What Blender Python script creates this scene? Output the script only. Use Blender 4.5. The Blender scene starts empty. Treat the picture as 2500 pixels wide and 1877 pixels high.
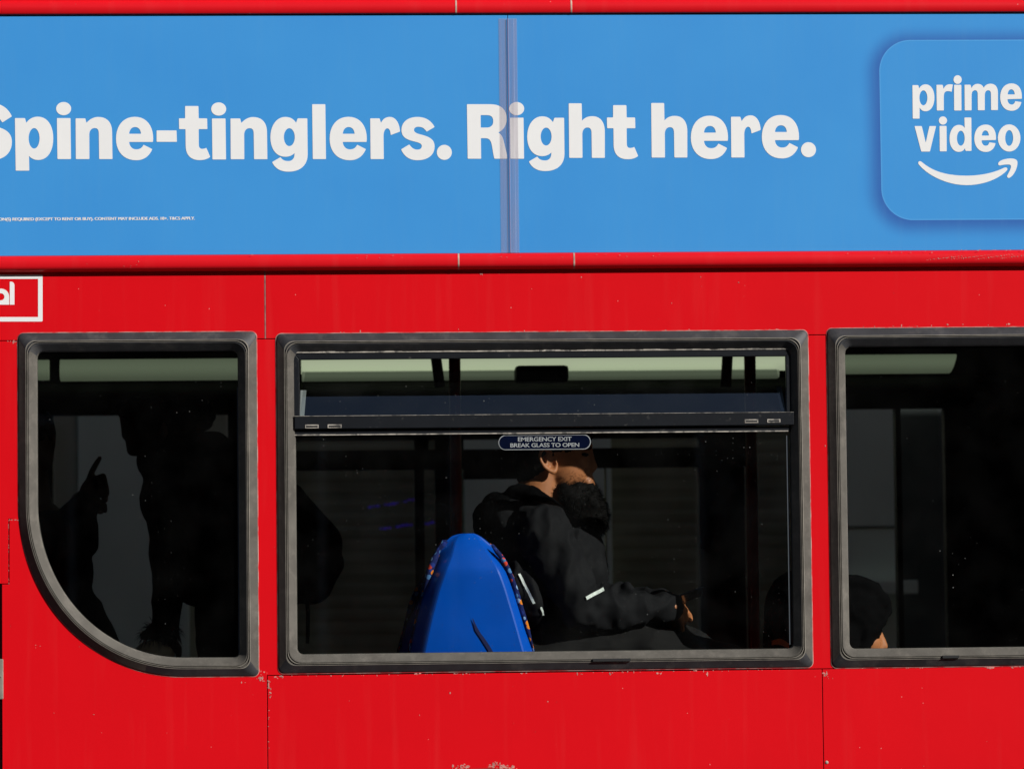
import bpy, bmesh, math, random, re
from mathutils import Vector, Matrix, Euler, noise, geometry
random.seed(7)
S = bpy.context.scene
COL = S.collection
R = math.radians

# ------------------------------------------------------------------ camera, sky, sun, exposure
YAW, PITCH, ROLL, DIST, Z0 = 0.05254, 0.05873, -0.01094, 10.0, 2.1
FPX = 2500 * 10 / 2.8
cy, sy, cp, sp, cr, sr = (math.cos(YAW), math.sin(YAW), math.cos(PITCH), math.sin(PITCH), math.cos(ROLL), math.sin(ROLL))
FW = Vector((sy * cp, cy * cp, sp)); _rt = Vector((cy, -sy, 0)); _up = _rt.cross(FW)
RT = _rt * cr + _up * sr; UP = _up * cr - _rt * sr
CAM = Vector((0, 0, Z0)) - FW * DIST
cd = bpy.data.cameras.new('camera'); cam = bpy.data.objects.new('camera', cd); COL.objects.link(cam)
cam.matrix_world = Matrix(((RT.x, UP.x, -FW.x, CAM.x), (RT.y, UP.y, -FW.y, CAM.y), (RT.z, UP.z, -FW.z, CAM.z), (0, 0, 0, 1)))
cd.sensor_width = 36; cd.lens = 36 * FPX / 2500; cd.clip_end = 500; cd.clip_start = 0.1
cd.dof.use_dof = True; cd.dof.focus_distance = DIST; cd.dof.aperture_fstop = 4.0
S.camera = cam

SUN_AZ, SUN_EL = R(52), R(28.6)            # azimuth to the right of the outward normal of the bus side
SD = Vector((math.sin(SUN_AZ) * math.cos(SUN_EL), -math.cos(SUN_AZ) * math.cos(SUN_EL), math.sin(SUN_EL)))
w = bpy.data.worlds.new('World'); S.world = w; w.use_nodes = True
nt = w.node_tree; bg = nt.nodes['Background']
sky = nt.nodes.new('ShaderNodeTexSky'); sky.sky_type = 'NISHITA'; sky.sun_disc = False
sky.sun_elevation = SUN_EL; sky.sun_rotation = math.atan2(SD.x, SD.y)
nt.links.new(sky.outputs['Color'], bg.inputs['Color']); bg.inputs['Strength'].default_value = 0.05
sl = bpy.data.lights.new('sun', 'SUN'); sl.energy = 5.0; sl.angle = R(0.5); sl.color = (1.0, 0.975, 0.93)
so = bpy.data.objects.new('sun', sl); COL.objects.link(so); so.rotation_euler = SD.to_track_quat('Z', 'Y').to_euler()
S.view_settings.view_transform = 'Standard'; S.view_settings.look = 'None'
S.view_settings.exposure = 0.18; S.view_settings.gamma = 1.0
S.cycles.max_bounces = 8; S.cycles.transparent_max_bounces = 16
S.cycles.use_denoising = True


def U(px, py, y=0.0):
    """a point of the photograph carried out to the plane y (0 is the bus side, + is into the bus)"""
    d = FW * FPX + RT * (px - 1250) - UP * (py - 938.5)
    return CAM + d * ((y - CAM.y) / d.y)


def X(px, y=0.0, py=1100): return U(px, py, y).x
def Z(py, y=0.0, px=1250): return U(px, py, y).z
PX = 2.8 / 2500


# ------------------------------------------------------------------ materials
def mat(name, col, rough=0.5, spec=0.5, metal=0.0, var=0.0, vscale=6.0, bump=0.0, bscale=20.0, bdist=0.002, coat=0.0,
        stretch=None, emit=None, estr=0.0, dirt=None, dirt_amt=0.0, dirt_scale=8.0, dirt_lo=0.5, dirt_hi=0.75):
    m = bpy.data.materials.new(name); m.use_nodes = True
    n, l = m.node_tree.nodes, m.node_tree.links
    b = n['Principled BSDF']
    b.inputs['Base Color'].default_value = (*col, 1); b.inputs['Roughness'].default_value = rough
    b.inputs['Specular IOR Level'].default_value = spec; b.inputs['Metallic'].default_value = metal
    b.inputs['Coat Weight'].default_value = coat; b.inputs['Coat Roughness'].default_value = 0.08
    tc = n.new('ShaderNodeTexCoord'); src = tc.outputs['Object']
    if stretch:
        mp = n.new('ShaderNodeMapping'); mp.inputs['Scale'].default_value = stretch
        l.new(src, mp.inputs['Vector']); src = mp.outputs['Vector']
    colsock = None
    if var:
        t = n.new('ShaderNodeTexNoise'); t.inputs['Scale'].default_value = vscale; t.inputs['Detail'].default_value = 5
        l.new(src, t.inputs['Vector'])
        r = n.new('ShaderNodeMapRange'); r.inputs['From Min'].default_value = 0.3; r.inputs['From Max'].default_value = 0.7
        r.inputs['To Min'].default_value = 1 - var; r.inputs['To Max'].default_value = 1 + var
        l.new(t.outputs['Fac'], r.inputs['Value'])
        mx = n.new('ShaderNodeVectorMath'); mx.operation = 'SCALE'; mx.inputs[0].default_value = col
        l.new(r.outputs['Result'], mx.inputs['Scale']); colsock = mx.outputs['Vector']
    if dirt:
        t = n.new('ShaderNodeTexNoise'); t.inputs['Scale'].default_value = dirt_scale; t.inputs['Detail'].default_value = 8
        t.inputs['Roughness'].default_value = 0.65; l.new(tc.outputs['Object'], t.inputs['Vector'])
        r = n.new('ShaderNodeMapRange'); r.inputs['From Min'].default_value = dirt_lo; r.inputs['From Max'].default_value = dirt_hi
        r.inputs['To Max'].default_value = dirt_amt; l.new(t.outputs['Fac'], r.inputs['Value'])
        mx = n.new('ShaderNodeMix'); mx.data_type = 'RGBA'; mx.inputs[7].default_value = (*dirt, 1)
        if colsock: l.new(colsock, mx.inputs[6])
        else: mx.inputs[6].default_value = (*col, 1)
        l.new(r.outputs['Result'], mx.inputs[0]); colsock = mx.outputs[2]
    if colsock: l.new(colsock, b.inputs['Base Color'])
    if bump:
        t = n.new('ShaderNodeTexNoise'); t.inputs['Scale'].default_value = bscale; t.inputs['Detail'].default_value = 4
        l.new(src, t.inputs['Vector'])
        bp = n.new('ShaderNodeBump'); bp.inputs['Strength'].default_value = bump; bp.inputs['Distance'].default_value = bdist
        l.new(t.outputs['Fac'], bp.inputs['Height']); l.new(bp.outputs['Normal'], b.inputs['Normal'])
    if emit:
        b.inputs['Emission Color'].default_value = (*emit, 1); b.inputs['Emission Strength'].default_value = estr
    return m


def flat2d(n, l, tc, v):
    v.voronoi_dimensions = '2D'
    s_ = n.new('ShaderNodeSeparateXYZ'); c_ = n.new('ShaderNodeCombineXYZ'); l.new(tc.outputs['Object'], s_.inputs[0])
    l.new(s_.outputs['X'], c_.inputs['X']); l.new(s_.outputs['Z'], c_.inputs['Y']); l.new(c_.outputs[0], v.inputs['Vector'])


def red_paint(name, col=(0.66, 0.0035, 0.0085)):
    """glossy red coachwork: faint streaks of washed-down dust, fine specks of chipped paint, wavy sheet metal"""
    m = mat(name, col, rough=0.33, spec=0.32, var=0.035, vscale=2.2, bump=0.22, bscale=1.7, bdist=0.014)
    n, l = m.node_tree.nodes, m.node_tree.links; b = n['Principled BSDF']
    base = b.inputs['Base Color'].links[0].from_socket
    tc = n.new('ShaderNodeTexCoord')
    mp = n.new('ShaderNodeMapping'); mp.inputs['Scale'].default_value = (26, 26, 1.6); l.new(tc.outputs['Object'], mp.inputs['Vector'])
    t = n.new('ShaderNodeTexNoise'); t.inputs['Scale'].default_value = 1; t.inputs['Detail'].default_value = 4; l.new(mp.outputs['Vector'], t.inputs['Vector'])
    r = n.new('ShaderNodeMapRange'); r.inputs['From Min'].default_value = 0.55; r.inputs['From Max'].default_value = 0.85; r.inputs['To Max'].default_value = 0.028
    l.new(t.outputs['Fac'], r.inputs['Value'])
    mx = n.new('ShaderNodeMix'); mx.data_type = 'RGBA'; mx.inputs[7].default_value = (0.55, 0.30, 0.26, 1)
    l.new(base, mx.inputs[6]); l.new(r.outputs['Result'], mx.inputs[0])
    v = n.new('ShaderNodeTexVoronoi'); v.inputs['Scale'].default_value = 17; flat2d(n, l, tc, v)
    sp_ = n.new('ShaderNodeSeparateColor'); l.new(v.outputs['Color'], sp_.inputs['Color'])
    lt = n.new('ShaderNodeMath'); lt.operation = 'MULTIPLY'; lt.inputs[1].default_value = 0.030
    pw = n.new('ShaderNodeMath'); pw.operation = 'POWER'; pw.inputs[1].default_value = 13; l.new(sp_.outputs['Red'], pw.inputs[0]); l.new(pw.outputs[0], lt.inputs[0])
    cm = n.new('ShaderNodeMath'); cm.operation = 'LESS_THAN'; l.new(v.outputs['Distance'], cm.inputs[0]); l.new(lt.outputs[0], cm.inputs[1])
    ml = n.new('ShaderNodeMath'); ml.operation = 'MULTIPLY'; ml.inputs[1].default_value = 0.55; l.new(cm.outputs[0], ml.inputs[0])
    m2 = n.new('ShaderNodeMix'); m2.data_type = 'RGBA'; m2.inputs[7].default_value = (0.72, 0.34, 0.31, 1)
    l.new(mx.outputs[2], m2.inputs[6]); l.new(ml.outputs[0], m2.inputs[0]); l.new(m2.outputs[2], b.inputs['Base Color'])
    return m


def glass(name, tint, gloss=0.9, speck=0.0, sscale=60, film=0.004, density=1.0, pwr=6):
    """clear bus glazing: tinted see-through with Fresnel reflection, a thin film of dust and dried rain specks"""
    m = bpy.data.materials.new(name); m.use_nodes = True
    n, l = m.node_tree.nodes, m.node_tree.links
    n.remove(n['Principled BSDF']); out = n['Material Output']
    tr = n.new('ShaderNodeBsdfTransparent'); tr.inputs['Color'].default_value = (*tint, 1)
    gl = n.new('ShaderNodeBsdfGlossy'); gl.inputs['Roughness'].default_value = 0.015
    fr = n.new('ShaderNodeFresnel'); fr.inputs['IOR'].default_value = 1.45
    f2 = n.new('ShaderNodeMath'); f2.operation = 'MULTIPLY'; f2.inputs[1].default_value = gloss; l.new(fr.outputs[0], f2.inputs[0])
    m1 = n.new('ShaderNodeMixShader'); l.new(f2.outputs[0], m1.inputs[0]); l.new(tr.outputs[0], m1.inputs[1]); l.new(gl.outputs[0], m1.inputs[2])
    df = n.new('ShaderNodeBsdfDiffuse'); df.inputs['Color'].default_value = (0.6, 0.62, 0.6, 1)
    tc = n.new('ShaderNodeTexCoord')
    v = n.new('ShaderNodeTexVoronoi'); v.inputs['Scale'].default_value = sscale; flat2d(n, l, tc, v)
    s = n.new('ShaderNodeSeparateColor'); l.new(v.outputs['Color'], s.inputs['Color'])
    pw = n.new('ShaderNodeMath'); pw.operation = 'POWER'; pw.inputs[1].default_value = pwr; l.new(s.outputs['Red'], pw.inputs[0])
    th = n.new('ShaderNodeMath'); th.operation = 'MULTIPLY'; th.inputs[1].default_value = 0.13 * density; l.new(pw.outputs[0], th.inputs[0])
    t0 = n.new('ShaderNodeTexNoise'); t0.inputs['Scale'].default_value = 3.5; t0.inputs['Detail'].default_value = 3; l.new(tc.outputs['Object'], t0.inputs['Vector'])
    r0 = n.new('ShaderNodeMapRange'); r0.inputs['From Min'].default_value = 0.31; r0.inputs['From Max'].default_value = 0.66; r0.inputs['To Max'].default_value = 1.15; l.new(t0.outputs['Fac'], r0.inputs['Value'])
    t1 = n.new('ShaderNodeMath'); t1.operation = 'MULTIPLY'; l.new(th.outputs[0], t1.inputs[0]); l.new(r0.outputs[0], t1.inputs[1])
    cm = n.new('ShaderNodeMath'); cm.operation = 'LESS_THAN'; l.new(v.outputs['Distance'], cm.inputs[0]); l.new(t1.outputs[0], cm.inputs[1])
    am = n.new('ShaderNodeMath'); am.operation = 'MULTIPLY'; am.inputs[1].default_value = speck; l.new(cm.outputs[0], am.inputs[0])
    bm_ = n.new('ShaderNodeMath'); bm_.operation = 'MULTIPLY'; l.new(am.outputs[0], bm_.inputs[0]); l.new(s.outputs['Green'], bm_.inputs[1])
    t = n.new('ShaderNodeTexNoise'); t.inputs['Scale'].default_value = 9; t.inputs['Detail'].default_value = 8; l.new(tc.outputs['Object'], t.inputs['Vector'])
    r = n.new('ShaderNodeMapRange'); r.inputs['From Min'].default_value = 0.4; r.inputs['From Max'].default_value = 0.75; r.inputs['To Max'].default_value = film
    l.new(t.outputs['Fac'], r.inputs['Value'])
    ad = n.new('ShaderNodeMath'); ad.operation = 'ADD'; l.new(bm_.outputs[0], ad.inputs[0]); l.new(r.outputs[0], ad.inputs[1])
    m2 = n.new('ShaderNodeMixShader'); l.new(ad.outputs[0], m2.inputs[0]); l.new(m1.outputs[0], m2.inputs[1]); l.new(df.outputs[0], m2.inputs[2])
    l.new(m2.outputs[0], out.inputs['Surface'])
    return m


M = {}
M['red'] = red_paint('red_paint')
M['red_ledge'] = red_paint('red_moulding_paint', (0.63, 0.006, 0.012))
M['chip'] = mat('bare_primer', (0.50, 0.20, 0.175), rough=0.8, var=0.35, vscale=90, bump=0.3, bscale=150)
M['sealant'] = mat('dirty_sealant', (0.42, 0.30, 0.25), rough=0.8, var=0.3, vscale=60)
M['seamline'] = mat('grey_seam_sealant', (0.33, 0.13, 0.12), rough=0.7, var=0.4, vscale=40)
M['white'] = mat('white_vinyl', (0.80, 0.80, 0.80), rough=0.45, var=0.02)
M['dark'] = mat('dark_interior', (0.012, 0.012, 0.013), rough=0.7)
M['black'] = mat('black_trim', (0.008, 0.008, 0.009), rough=0.6)
M['rubber'] = mat('dusty_rubber', (0.090, 0.083, 0.073), rough=0.85, spec=0.08, var=0.2, vscale=14, dirt=(0.20, 0.18, 0.155), dirt_amt=0.45, dirt_scale=30, dirt_lo=0.5, dirt_hi=0.8, bump=0.15, bscale=90)
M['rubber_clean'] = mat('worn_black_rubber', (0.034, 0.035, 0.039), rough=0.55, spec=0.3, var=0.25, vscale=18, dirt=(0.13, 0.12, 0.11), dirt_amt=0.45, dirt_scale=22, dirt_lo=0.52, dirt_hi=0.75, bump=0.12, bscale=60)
M['bead'] = mat('worn_paint_edge', (0.45, 0.02, 0.025), rough=0.7, dirt=(0.42, 0.25, 0.22), dirt_amt=1.0, dirt_scale=16, dirt_lo=0.42, dirt_hi=0.60)
M['groove'] = mat('rubber_groove_lip', (0.20, 0.18, 0.15), rough=0.7, var=0.3, vscale=30)
M['alu'] = mat('black_painted_aluminium', (0.0065, 0.008, 0.011), rough=0.4, spec=0.4, var=0.2, vscale=12, dirt=(0.2, 0.19, 0.17), dirt_amt=0.35, dirt_scale=60, dirt_lo=0.62, dirt_hi=0.8)
M['edge'] = mat('worn_frame_edge', (0.34, 0.31, 0.27), rough=0.6, var=0.4, vscale=40, dirt=(0.05, 0.05, 0.05), dirt_amt=0.8, dirt_scale=45, dirt_lo=0.5, dirt_hi=0.6)
M['seal'] = mat('frosted_edge_seal', (0.06, 0.072, 0.085), rough=0.5)  # pale tone of the glass edge reflection, painted in
M['glass'] = glass('clear_window_glass', (0.84, 0.87, 0.85), speck=0.28, sscale=58, film=0.003, density=.62, pwr=11)
M['glass_dirty'] = glass('specked_window_glass', (0.84, 0.87, 0.85), speck=0.32, sscale=66, film=0.005, density=.66, pwr=7)
M['glass_far'] = glass('tinted_far_glass', (0.88, 0.91, 0.87), speck=0.0, film=0.0, gloss=0.7)
M['navy'] = mat('navy_sticker', (0.0004, 0.0025, 0.015), rough=0.7, spec=0.04, var=0.15, vscale=50)
M['stickergrey'] = mat('grey_sticker_print', (0.30, 0.32, 0.33), rough=0.5, var=0.15, vscale=80)
M['seatblue'] = mat('blue_seat_plastic', (0.0006, 0.076, 0.47), rough=0.25, spec=0.45, coat=0.2, var=0.08, vscale=8)
M['pole'] = mat('dark_red_pole', (0.34, 0.022, 0.010), rough=0.35, var=0.2, vscale=20)
M['strip'] = mat('lit_diffuser', (0.5, 0.55, 0.45), emit=(0.78, 0.90, 0.60), estr=0.40)
M['strip_dim'] = mat('dim_lit_diffuser', (0.3, 0.34, 0.28), emit=(0.78, 0.95, 0.62), estr=0.125)
for k_, lo in (('strip', .72), ('strip_dim', .42)):
    n_, l_ = M[k_].node_tree.nodes, M[k_].node_tree.links; b_ = n_['Principled BSDF']; e_ = b_.inputs['Emission Strength'].default_value
    tc_ = n_.new('ShaderNodeTexCoord'); sx_ = n_.new('ShaderNodeSeparateXYZ'); l_.new(tc_.outputs['Generated'], sx_.inputs[0])
    rp = n_.new('ShaderNodeValToRGB'); rp.color_ramp.interpolation = 'B_SPLINE'; q_ = rp.color_ramp.elements      # the tube glows through the middle of its cover
    q_[0].position = 0; q_[0].color = (lo, lo, lo, 1); q_[1].position = 1; q_[1].color = (.7, .7, .7, 1); z_ = q_.new(.5); z_.color = (1.12, 1.12, 1.12, 1)
    ml_ = n_.new('ShaderNodeMath'); ml_.operation = 'MULTIPLY'; ml_.inputs[1].default_value = e_; l_.new(sx_.outputs['Z'], rp.inputs['Fac']); l_.new(rp.outputs['Color'], ml_.inputs[0]); l_.new(ml_.outputs[0], b_.inputs['Emission Strength'])
M['skin'] = mat('tan_skin', (0.41, 0.152, 0.060), rough=0.5, spec=0.35, var=0.12, vscale=22, bump=0.1, bscale=160, bdist=0.001)
M['skin'].node_tree.nodes['Principled BSDF'].inputs['Subsurface Weight'].default_value = 0.04
M['skin'].node_tree.nodes['Principled BSDF'].inputs['Subsurface Radius'].default_value = (0.010, 0.003, 0.0015)
M['skin_dark'] = mat('brown_skin', (0.07, 0.035, 0.022), rough=0.55, var=0.1)
M['hair'] = mat('black_hair', (0.0035, 0.003, 0.0028), rough=0.75, spec=0.08)
M['jacket'] = mat('black_jacket_cloth', (0.0062, 0.0062, 0.0074), rough=0.8, spec=0.12, var=0.18, vscale=9, bump=0.25, bscale=26, bdist=0.006)
M['jacket_dark'] = mat('matt_black_fleece', (0.0022, 0.0022, 0.0025), rough=0.95, spec=0.03, var=0.2, vscale=30)
M['trousers'] = mat('charcoal_trousers', (0.0085, 0.008, 0.0082), rough=0.85, spec=0.12, var=0.15, vscale=10, bump=0.3, bscale=18, bdist=0.008)
M['coat_dark'] = mat('dark_coat', (0.0035, 0.0035, 0.004), rough=0.95, spec=0.04)
M['reflective'] = mat('reflective_tape', (0.62, 0.66, 0.62), rough=0.5, var=0.25, vscale=90)
M['orange'] = mat('orange_trim', (0.75, 0.13, 0.02), rough=0.6)
M['phone'] = mat('black_phone', (0.01, 0.01, 0.012), rough=0.2)
M['asphalt'] = mat('asphalt', (0.034, 0.034, 0.036), rough=0.9, var=0.2, vscale=30, bump=0.3, bscale=200)
M['paving'] = mat('paving', (0.22, 0.21, 0.20), rough=0.9, var=0.15, vscale=4)
M['shutter'] = mat('olive_shutter', (0.22, 0.215, 0.14), rough=0.6, var=0.15, vscale=5)
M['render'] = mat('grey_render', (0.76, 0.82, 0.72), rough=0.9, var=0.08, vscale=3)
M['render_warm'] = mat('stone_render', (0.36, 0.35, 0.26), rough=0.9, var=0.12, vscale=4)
M['frontage'] = mat('dark_shop_frontage', (0.02, 0.026, 0.028), rough=0.6)
M['brick'] = mat('dark_brick', (0.11, 0.06, 0.045), rough=0.9, var=0.25, vscale=6)
M['windark'] = mat('dark_window_glass', (0.01, 0.012, 0.014), rough=0.1)
M['purple'] = mat('purple_bulb', (0.05, 0.02, 0.3), emit=(0.10, 0.04, 1.0), estr=0.08)
M['beige'] = mat('beige_fur', (0.75, 0.65, 0.44), rough=0.95, var=0.2, vscale=20)


def moquette():
    m = mat('seat_moquette', (0.02, 0.04, 0.20), rough=0.95, spec=0.1)
    n, l = m.node_tree.nodes, m.node_tree.links; b = n['Principled BSDF']
    tc = n.new('ShaderNodeTexCoord'); v = n.new('ShaderNodeTexVoronoi'); v.inputs['Scale'].default_value = 58; l.new(tc.outputs['Object'], v.inputs['Vector'])
    s = n.new('ShaderNodeSeparateColor'); l.new(v.outputs['Color'], s.inputs['Color'])
    cr_ = n.new('ShaderNodeValToRGB'); cr_.color_ramp.interpolation = 'CONSTANT'
    e = cr_.color_ramp.elements; e[0].position = 0; e[0].color = (0.02, 0.04, 0.22, 1); e[1].position = 0.36; e[1].color = (0.70, 0.20, 0.02, 1)
    for p, c in ((0.55, (0.08, 0.20, 0.42, 1)), (0.72, (0.62, 0.06, 0.03, 1)), (0.85, (0.25, 0.38, 0.6, 1))):
        k = e.new(p); k.color = c
    l.new(s.outputs['Red'], cr_.inputs['Fac'])
    lt = n.new('ShaderNodeMath'); lt.operation = 'LESS_THAN'; lt.inputs[1].default_value = 0.42; l.new(v.outputs['Distance'], lt.inputs[0])
    mx = n.new('ShaderNodeMix'); mx.data_type = 'RGBA'; mx.inputs[6].default_value = (0.012, 0.02, 0.10, 1)
    l.new(lt.outputs[0], mx.inputs[0]); l.new(cr_.outputs['Color'], mx.inputs[7]); l.new(mx.outputs[2], b.inputs['Base Color'])
    return m
M['moquette'] = moquette()


def clear_strip():
    m = bpy.data.materials.new('clear_plastic_strip'); m.use_nodes = True
    n, l = m.node_tree.nodes, m.node_tree.links
    b = n['Principled BSDF']; b.inputs['Base Color'].default_value = (0.42, 0.36, 0.43, 1); b.inputs['Roughness'].default_value = 0.3
    tr = n.new('ShaderNodeBsdfTransparent'); mx = n.new('ShaderNodeMixShader')
    tc = n.new('ShaderNodeTexCoord'); mp = n.new('ShaderNodeMapping'); mp.inputs['Scale'].default_value = (160, 10, 5); l.new(tc.outputs['Object'], mp.inputs['Vector'])
    t = n.new('ShaderNodeTexNoise'); t.inputs['Detail'].default_value = 6; t.inputs['Scale'].default_value = 1; l.new(mp.outputs['Vector'], t.inputs['Vector'])
    r = n.new('ShaderNodeMapRange'); r.inputs['From Min'].default_value = 0.3; r.inputs['From Max'].default_value = 0.75; r.inputs['To Min'].default_value = 0.22; r.inputs['To Max'].default_value = 0.40
    l.new(t.outputs['Fac'], r.inputs['Value']); l.new(r.outputs[0], mx.inputs[0]); l.new(tr.outputs[0], mx.inputs[1]); l.new(b.outputs[0], mx.inputs[2])
    l.new(mx.outputs[0], n['Material Output'].inputs['Surface'])
    return m
M['strip_clear'] = clear_strip()


# ------------------------------------------------------------------ mesh helpers
def link(name, me, mats, parent=None, smooth=False):
    o = bpy.data.objects.new(name, me); COL.objects.link(o)
    for m in (mats if isinstance(mats, (list, tuple)) else [mats]): me.materials.append(m)
    if parent:
        o.parent = parent
        if parent.type == 'EMPTY': o.matrix_parent_inverse = Matrix.Translation(-parent.location)
    if smooth:
        for p in me.polygons: p.use_smooth = True
    return o


def from_bm(name, bm, mats, parent=None, smooth=False, normals=True):
    if normals: bmesh.ops.recalc_face_normals(bm, faces=bm.faces[:])
    me = bpy.data.meshes.new(name); bm.to_mesh(me); bm.free()
    return link(name, me, mats, parent, smooth)


def box(bm, x0, x1, y0, y1, z0, z1, bev=0.0, mi=0):
    x0, x1 = sorted((x0, x1)); y0, y1 = sorted((y0, y1)); z0, z1 = sorted((z0, z1))
    r = bmesh.ops.create_cube(bm, size=1, matrix=Matrix.Translation(((x0 + x1) / 2, (y0 + y1) / 2, (z0 + z1) / 2)) @ Matrix.Diagonal((x1 - x0, y1 - y0, z1 - z0, 1)))
    vs = r['verts']; fs = {f for v in vs for f in v.link_faces}
    for f in fs: f.material_index = mi
    if bev:
        es = list({e for v in vs for e in v.link_edges})
        rr = bmesh.ops.bevel(bm, geom=es, offset=bev, segments=2, affect='EDGES', profile=0.6)
        for f in rr['faces']: f.material_index = mi


def prism(bm, pts, yf, yb, bev=0.0, mi=0):
    """polygon of (x, z) points made into a plate from yf (outer face) to yb"""
    n = len(pts)
    f = [bm.verts.new((p[0], yf, p[1])) for p in pts]; b = [bm.verts.new((p[0], yb, p[1])) for p in pts]
    fs = []
    tris = geometry.tessellate_polygon([[Vector((p[0], p[1], 0)) for p in pts]])
    for t in tris:
        try: fs.append(bm.faces.new([f[i] for i in t]))
        except ValueError: pass
        try: fs.append(bm.faces.new([b[i] for i in t][::-1]))
        except ValueError: pass
    for i in range(n):
        j = (i + 1) % n
        fs.append(bm.faces.new((f[i], f[j], b[j], b[i])))
    for q in fs: q.material_index = mi
    bmesh.ops.recalc_face_normals(bm, faces=fs)
    if bev:
        es = [e for e in bm.edges if len(e.link_faces) == 2 and e.verts[0] in f and e.verts[1] in f and
              abs(e.link_faces[0].normal.dot(e.link_faces[1].normal)) < 0.5]
        bmesh.ops.bevel(bm, geom=es, offset=bev, segments=2, affect='EDGES', profile=0.6)


def extrude_x(bm, prof, x0, x1, mi=0, cap=True):
    """(y, z) profile swept along x"""
    a = [bm.verts.new((x0, p[0], p[1])) for p in prof]; b = [bm.verts.new((x1, p[0], p[1])) for p in prof]
    for i in range(len(prof) - 1):
        f = bm.faces.new((a[i], a[i + 1], b[i + 1], b[i])); f.material_index = mi; f.smooth = cap
    if cap:
        for vs in (a, b[::-1]):
            f = bm.faces.new(vs); f.material_index = mi
            for e in f.edges: e.smooth = False


def tube(bm, pts, r, seg=10, mi=0):
    ring = []
    for i, p in enumerate(pts):
        p = Vector(p); d = (Vector(pts[min(i + 1, len(pts) - 1)]) - Vector(pts[max(i - 1, 0)])).normalized()
        a = d.orthogonal().normalized() if not ring else (ring[-1][1] - d * ring[-1][1].dot(d)).normalized()
        c = d.cross(a); rr = r[i] if isinstance(r, (list, tuple)) else r
        ring.append(([bm.verts.new(p + (a * math.cos(k * 2 * math.pi / seg) + c * math.sin(k * 2 * math.pi / seg)) * rr) for k in range(seg)], a))
    for i in range(len(ring) - 1):
        for k in range(seg):
            f = bm.faces.new((ring[i][0][k], ring[i][0][(k + 1) % seg], ring[i + 1][0][(k + 1) % seg], ring[i + 1][0][k])); f.material_index = mi; f.smooth = True
    bm.faces.new(ring[0][0][::-1]).material_index = mi; bm.faces.new(ring[-1][0]).material_index = mi


# flat printed shapes ------------------------------------------------------------------
def path(s):
    """'M x y L x y C x y x y x y Z' into a list of sampled points, sharp corners slightly rounded"""
    tk = re.sub(r'([MLCZ])', r' \1 ', s).split(); pts = []; i = 0; cur = None
    while i < len(tk):
        c = tk[i]; i += 1
        if c in 'ML':
            while i < len(tk) and tk[i] not in 'MLCZ':
                cur = (float(tk[i]), float(tk[i + 1])); pts.append(cur); i += 2
        elif c == 'C':
            while i < len(tk) and tk[i] not in 'MLCZ':
                v = [float(t) for t in tk[i:i + 6]]; i += 6
                p0, p1, p2, p3 = cur, v[0:2], v[2:4], v[4:6]
                for k in range(1, 11):
                    t = k / 10; u = 1 - t
                    pts.append(tuple(u**3 * p0[a] + 3 * u * u * t * p1[a] + 3 * u * t * t * p2[a] + t**3 * p3[a] for a in (0, 1)))
                cur = tuple(p3)
    return pts


def ell(cx, cz, rx, rz, n=36): return [(cx + rx * math.cos(2 * math.pi * k / n), cz + rz * math.sin(2 * math.pi * k / n)) for k in range(n)]


def soften(pts, r):
    out = []; n = len(pts)
    q = [p for i, p in enumerate(pts) if (Vector(p) - Vector(pts[i - 1])).length > 1e-6]; n = len(q)
    for i in range(n):
        a, p, b = Vector(q[i - 1]), Vector(q[i]), Vector(q[(i + 1) % n])
        u, v = a - p, b - p
        if u.length and v.length and u.angle(v) < R(140):
            ra, rb = min(r, u.length * 0.45), min(r, v.length * 0.45)
            A, B = p + u.normalized() * ra, p + v.normalized() * rb
            for t in (0, 0.33, 0.67, 1): out.append(tuple(A * (1 - t)**2 + p * 2 * t * (1 - t) + B * t * t))
        else: out.append(tuple(p))
    return out


def flat(bm, loops, y, mi=0):
    """filled flat shape from loops of photograph pixels, outer first then its holes, on plane y"""
    L = [[U(p[0], p[1], y) for p in lp] for lp in loops]
    vs = [bm.verts.new(v) for lp in L for v in lp]
    for t in geometry.tessellate_polygon([[Vector((v.x, v.z, 0)) for v in lp] for lp in L]):
        try: f = bm.faces.new([vs[i] for i in t])
        except ValueError: continue
        f.normal_update()
        if f.normal.y > 0: f.normal_flip()
        f.material_index = mi


def glyphs(bm, items, off, sc, y, mi=0, r=5.0):
    """items are lists of loops in crop pixels"""
    for loops, dx, dz, kx, kz in items:
        flat(bm, [soften([(off[0] + (p[0] * kx + dx) / sc, off[1] + (p[1] * kz + dz) / sc) for p in lp], r / sc) for lp in loops], y, mi)


def text_mesh(bm, body, x0, x1, z0, z1, y, mi=0, bold=0.0, widen=0.0):
    """text fitted into the rectangle x0..x1, z0..z1 of the bus side"""
    c = bpy.data.curves.new('text', 'FONT'); c.body = body; c.offset = bold; c.resolution_u = 3; c.space_character = 0.94
    o = bpy.data.objects.new('text', c); COL.objects.link(o)
    bpy.context.view_layer.update()
    me = o.to_mesh(); n0 = len(bm.verts)
    xs = [v.co.x for v in me.vertices]; zs = [v.co.y for v in me.vertices]
    ax, bx, az, bz = min(xs), max(xs), min(zs), max(zs)
    for q, dxx in enumerate((-widen, 0, widen) if widen else (0,)):
        vs = [bm.verts.new((x0 + dxx + (v.co.x - ax) / (bx - ax) * (x1 - x0), y - q * .00006, z0 + (v.co.y - az) / (bz - az) * (z1 - z0))) for v in me.vertices]
        for p in me.polygons:
            try: f = bm.faces.new([vs[i] for i in p.vertices]); f.material_index = mi
            except ValueError: pass
    o.to_mesh_clear(); bpy.data.objects.remove(o); bpy.data.curves.remove(c)


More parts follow.
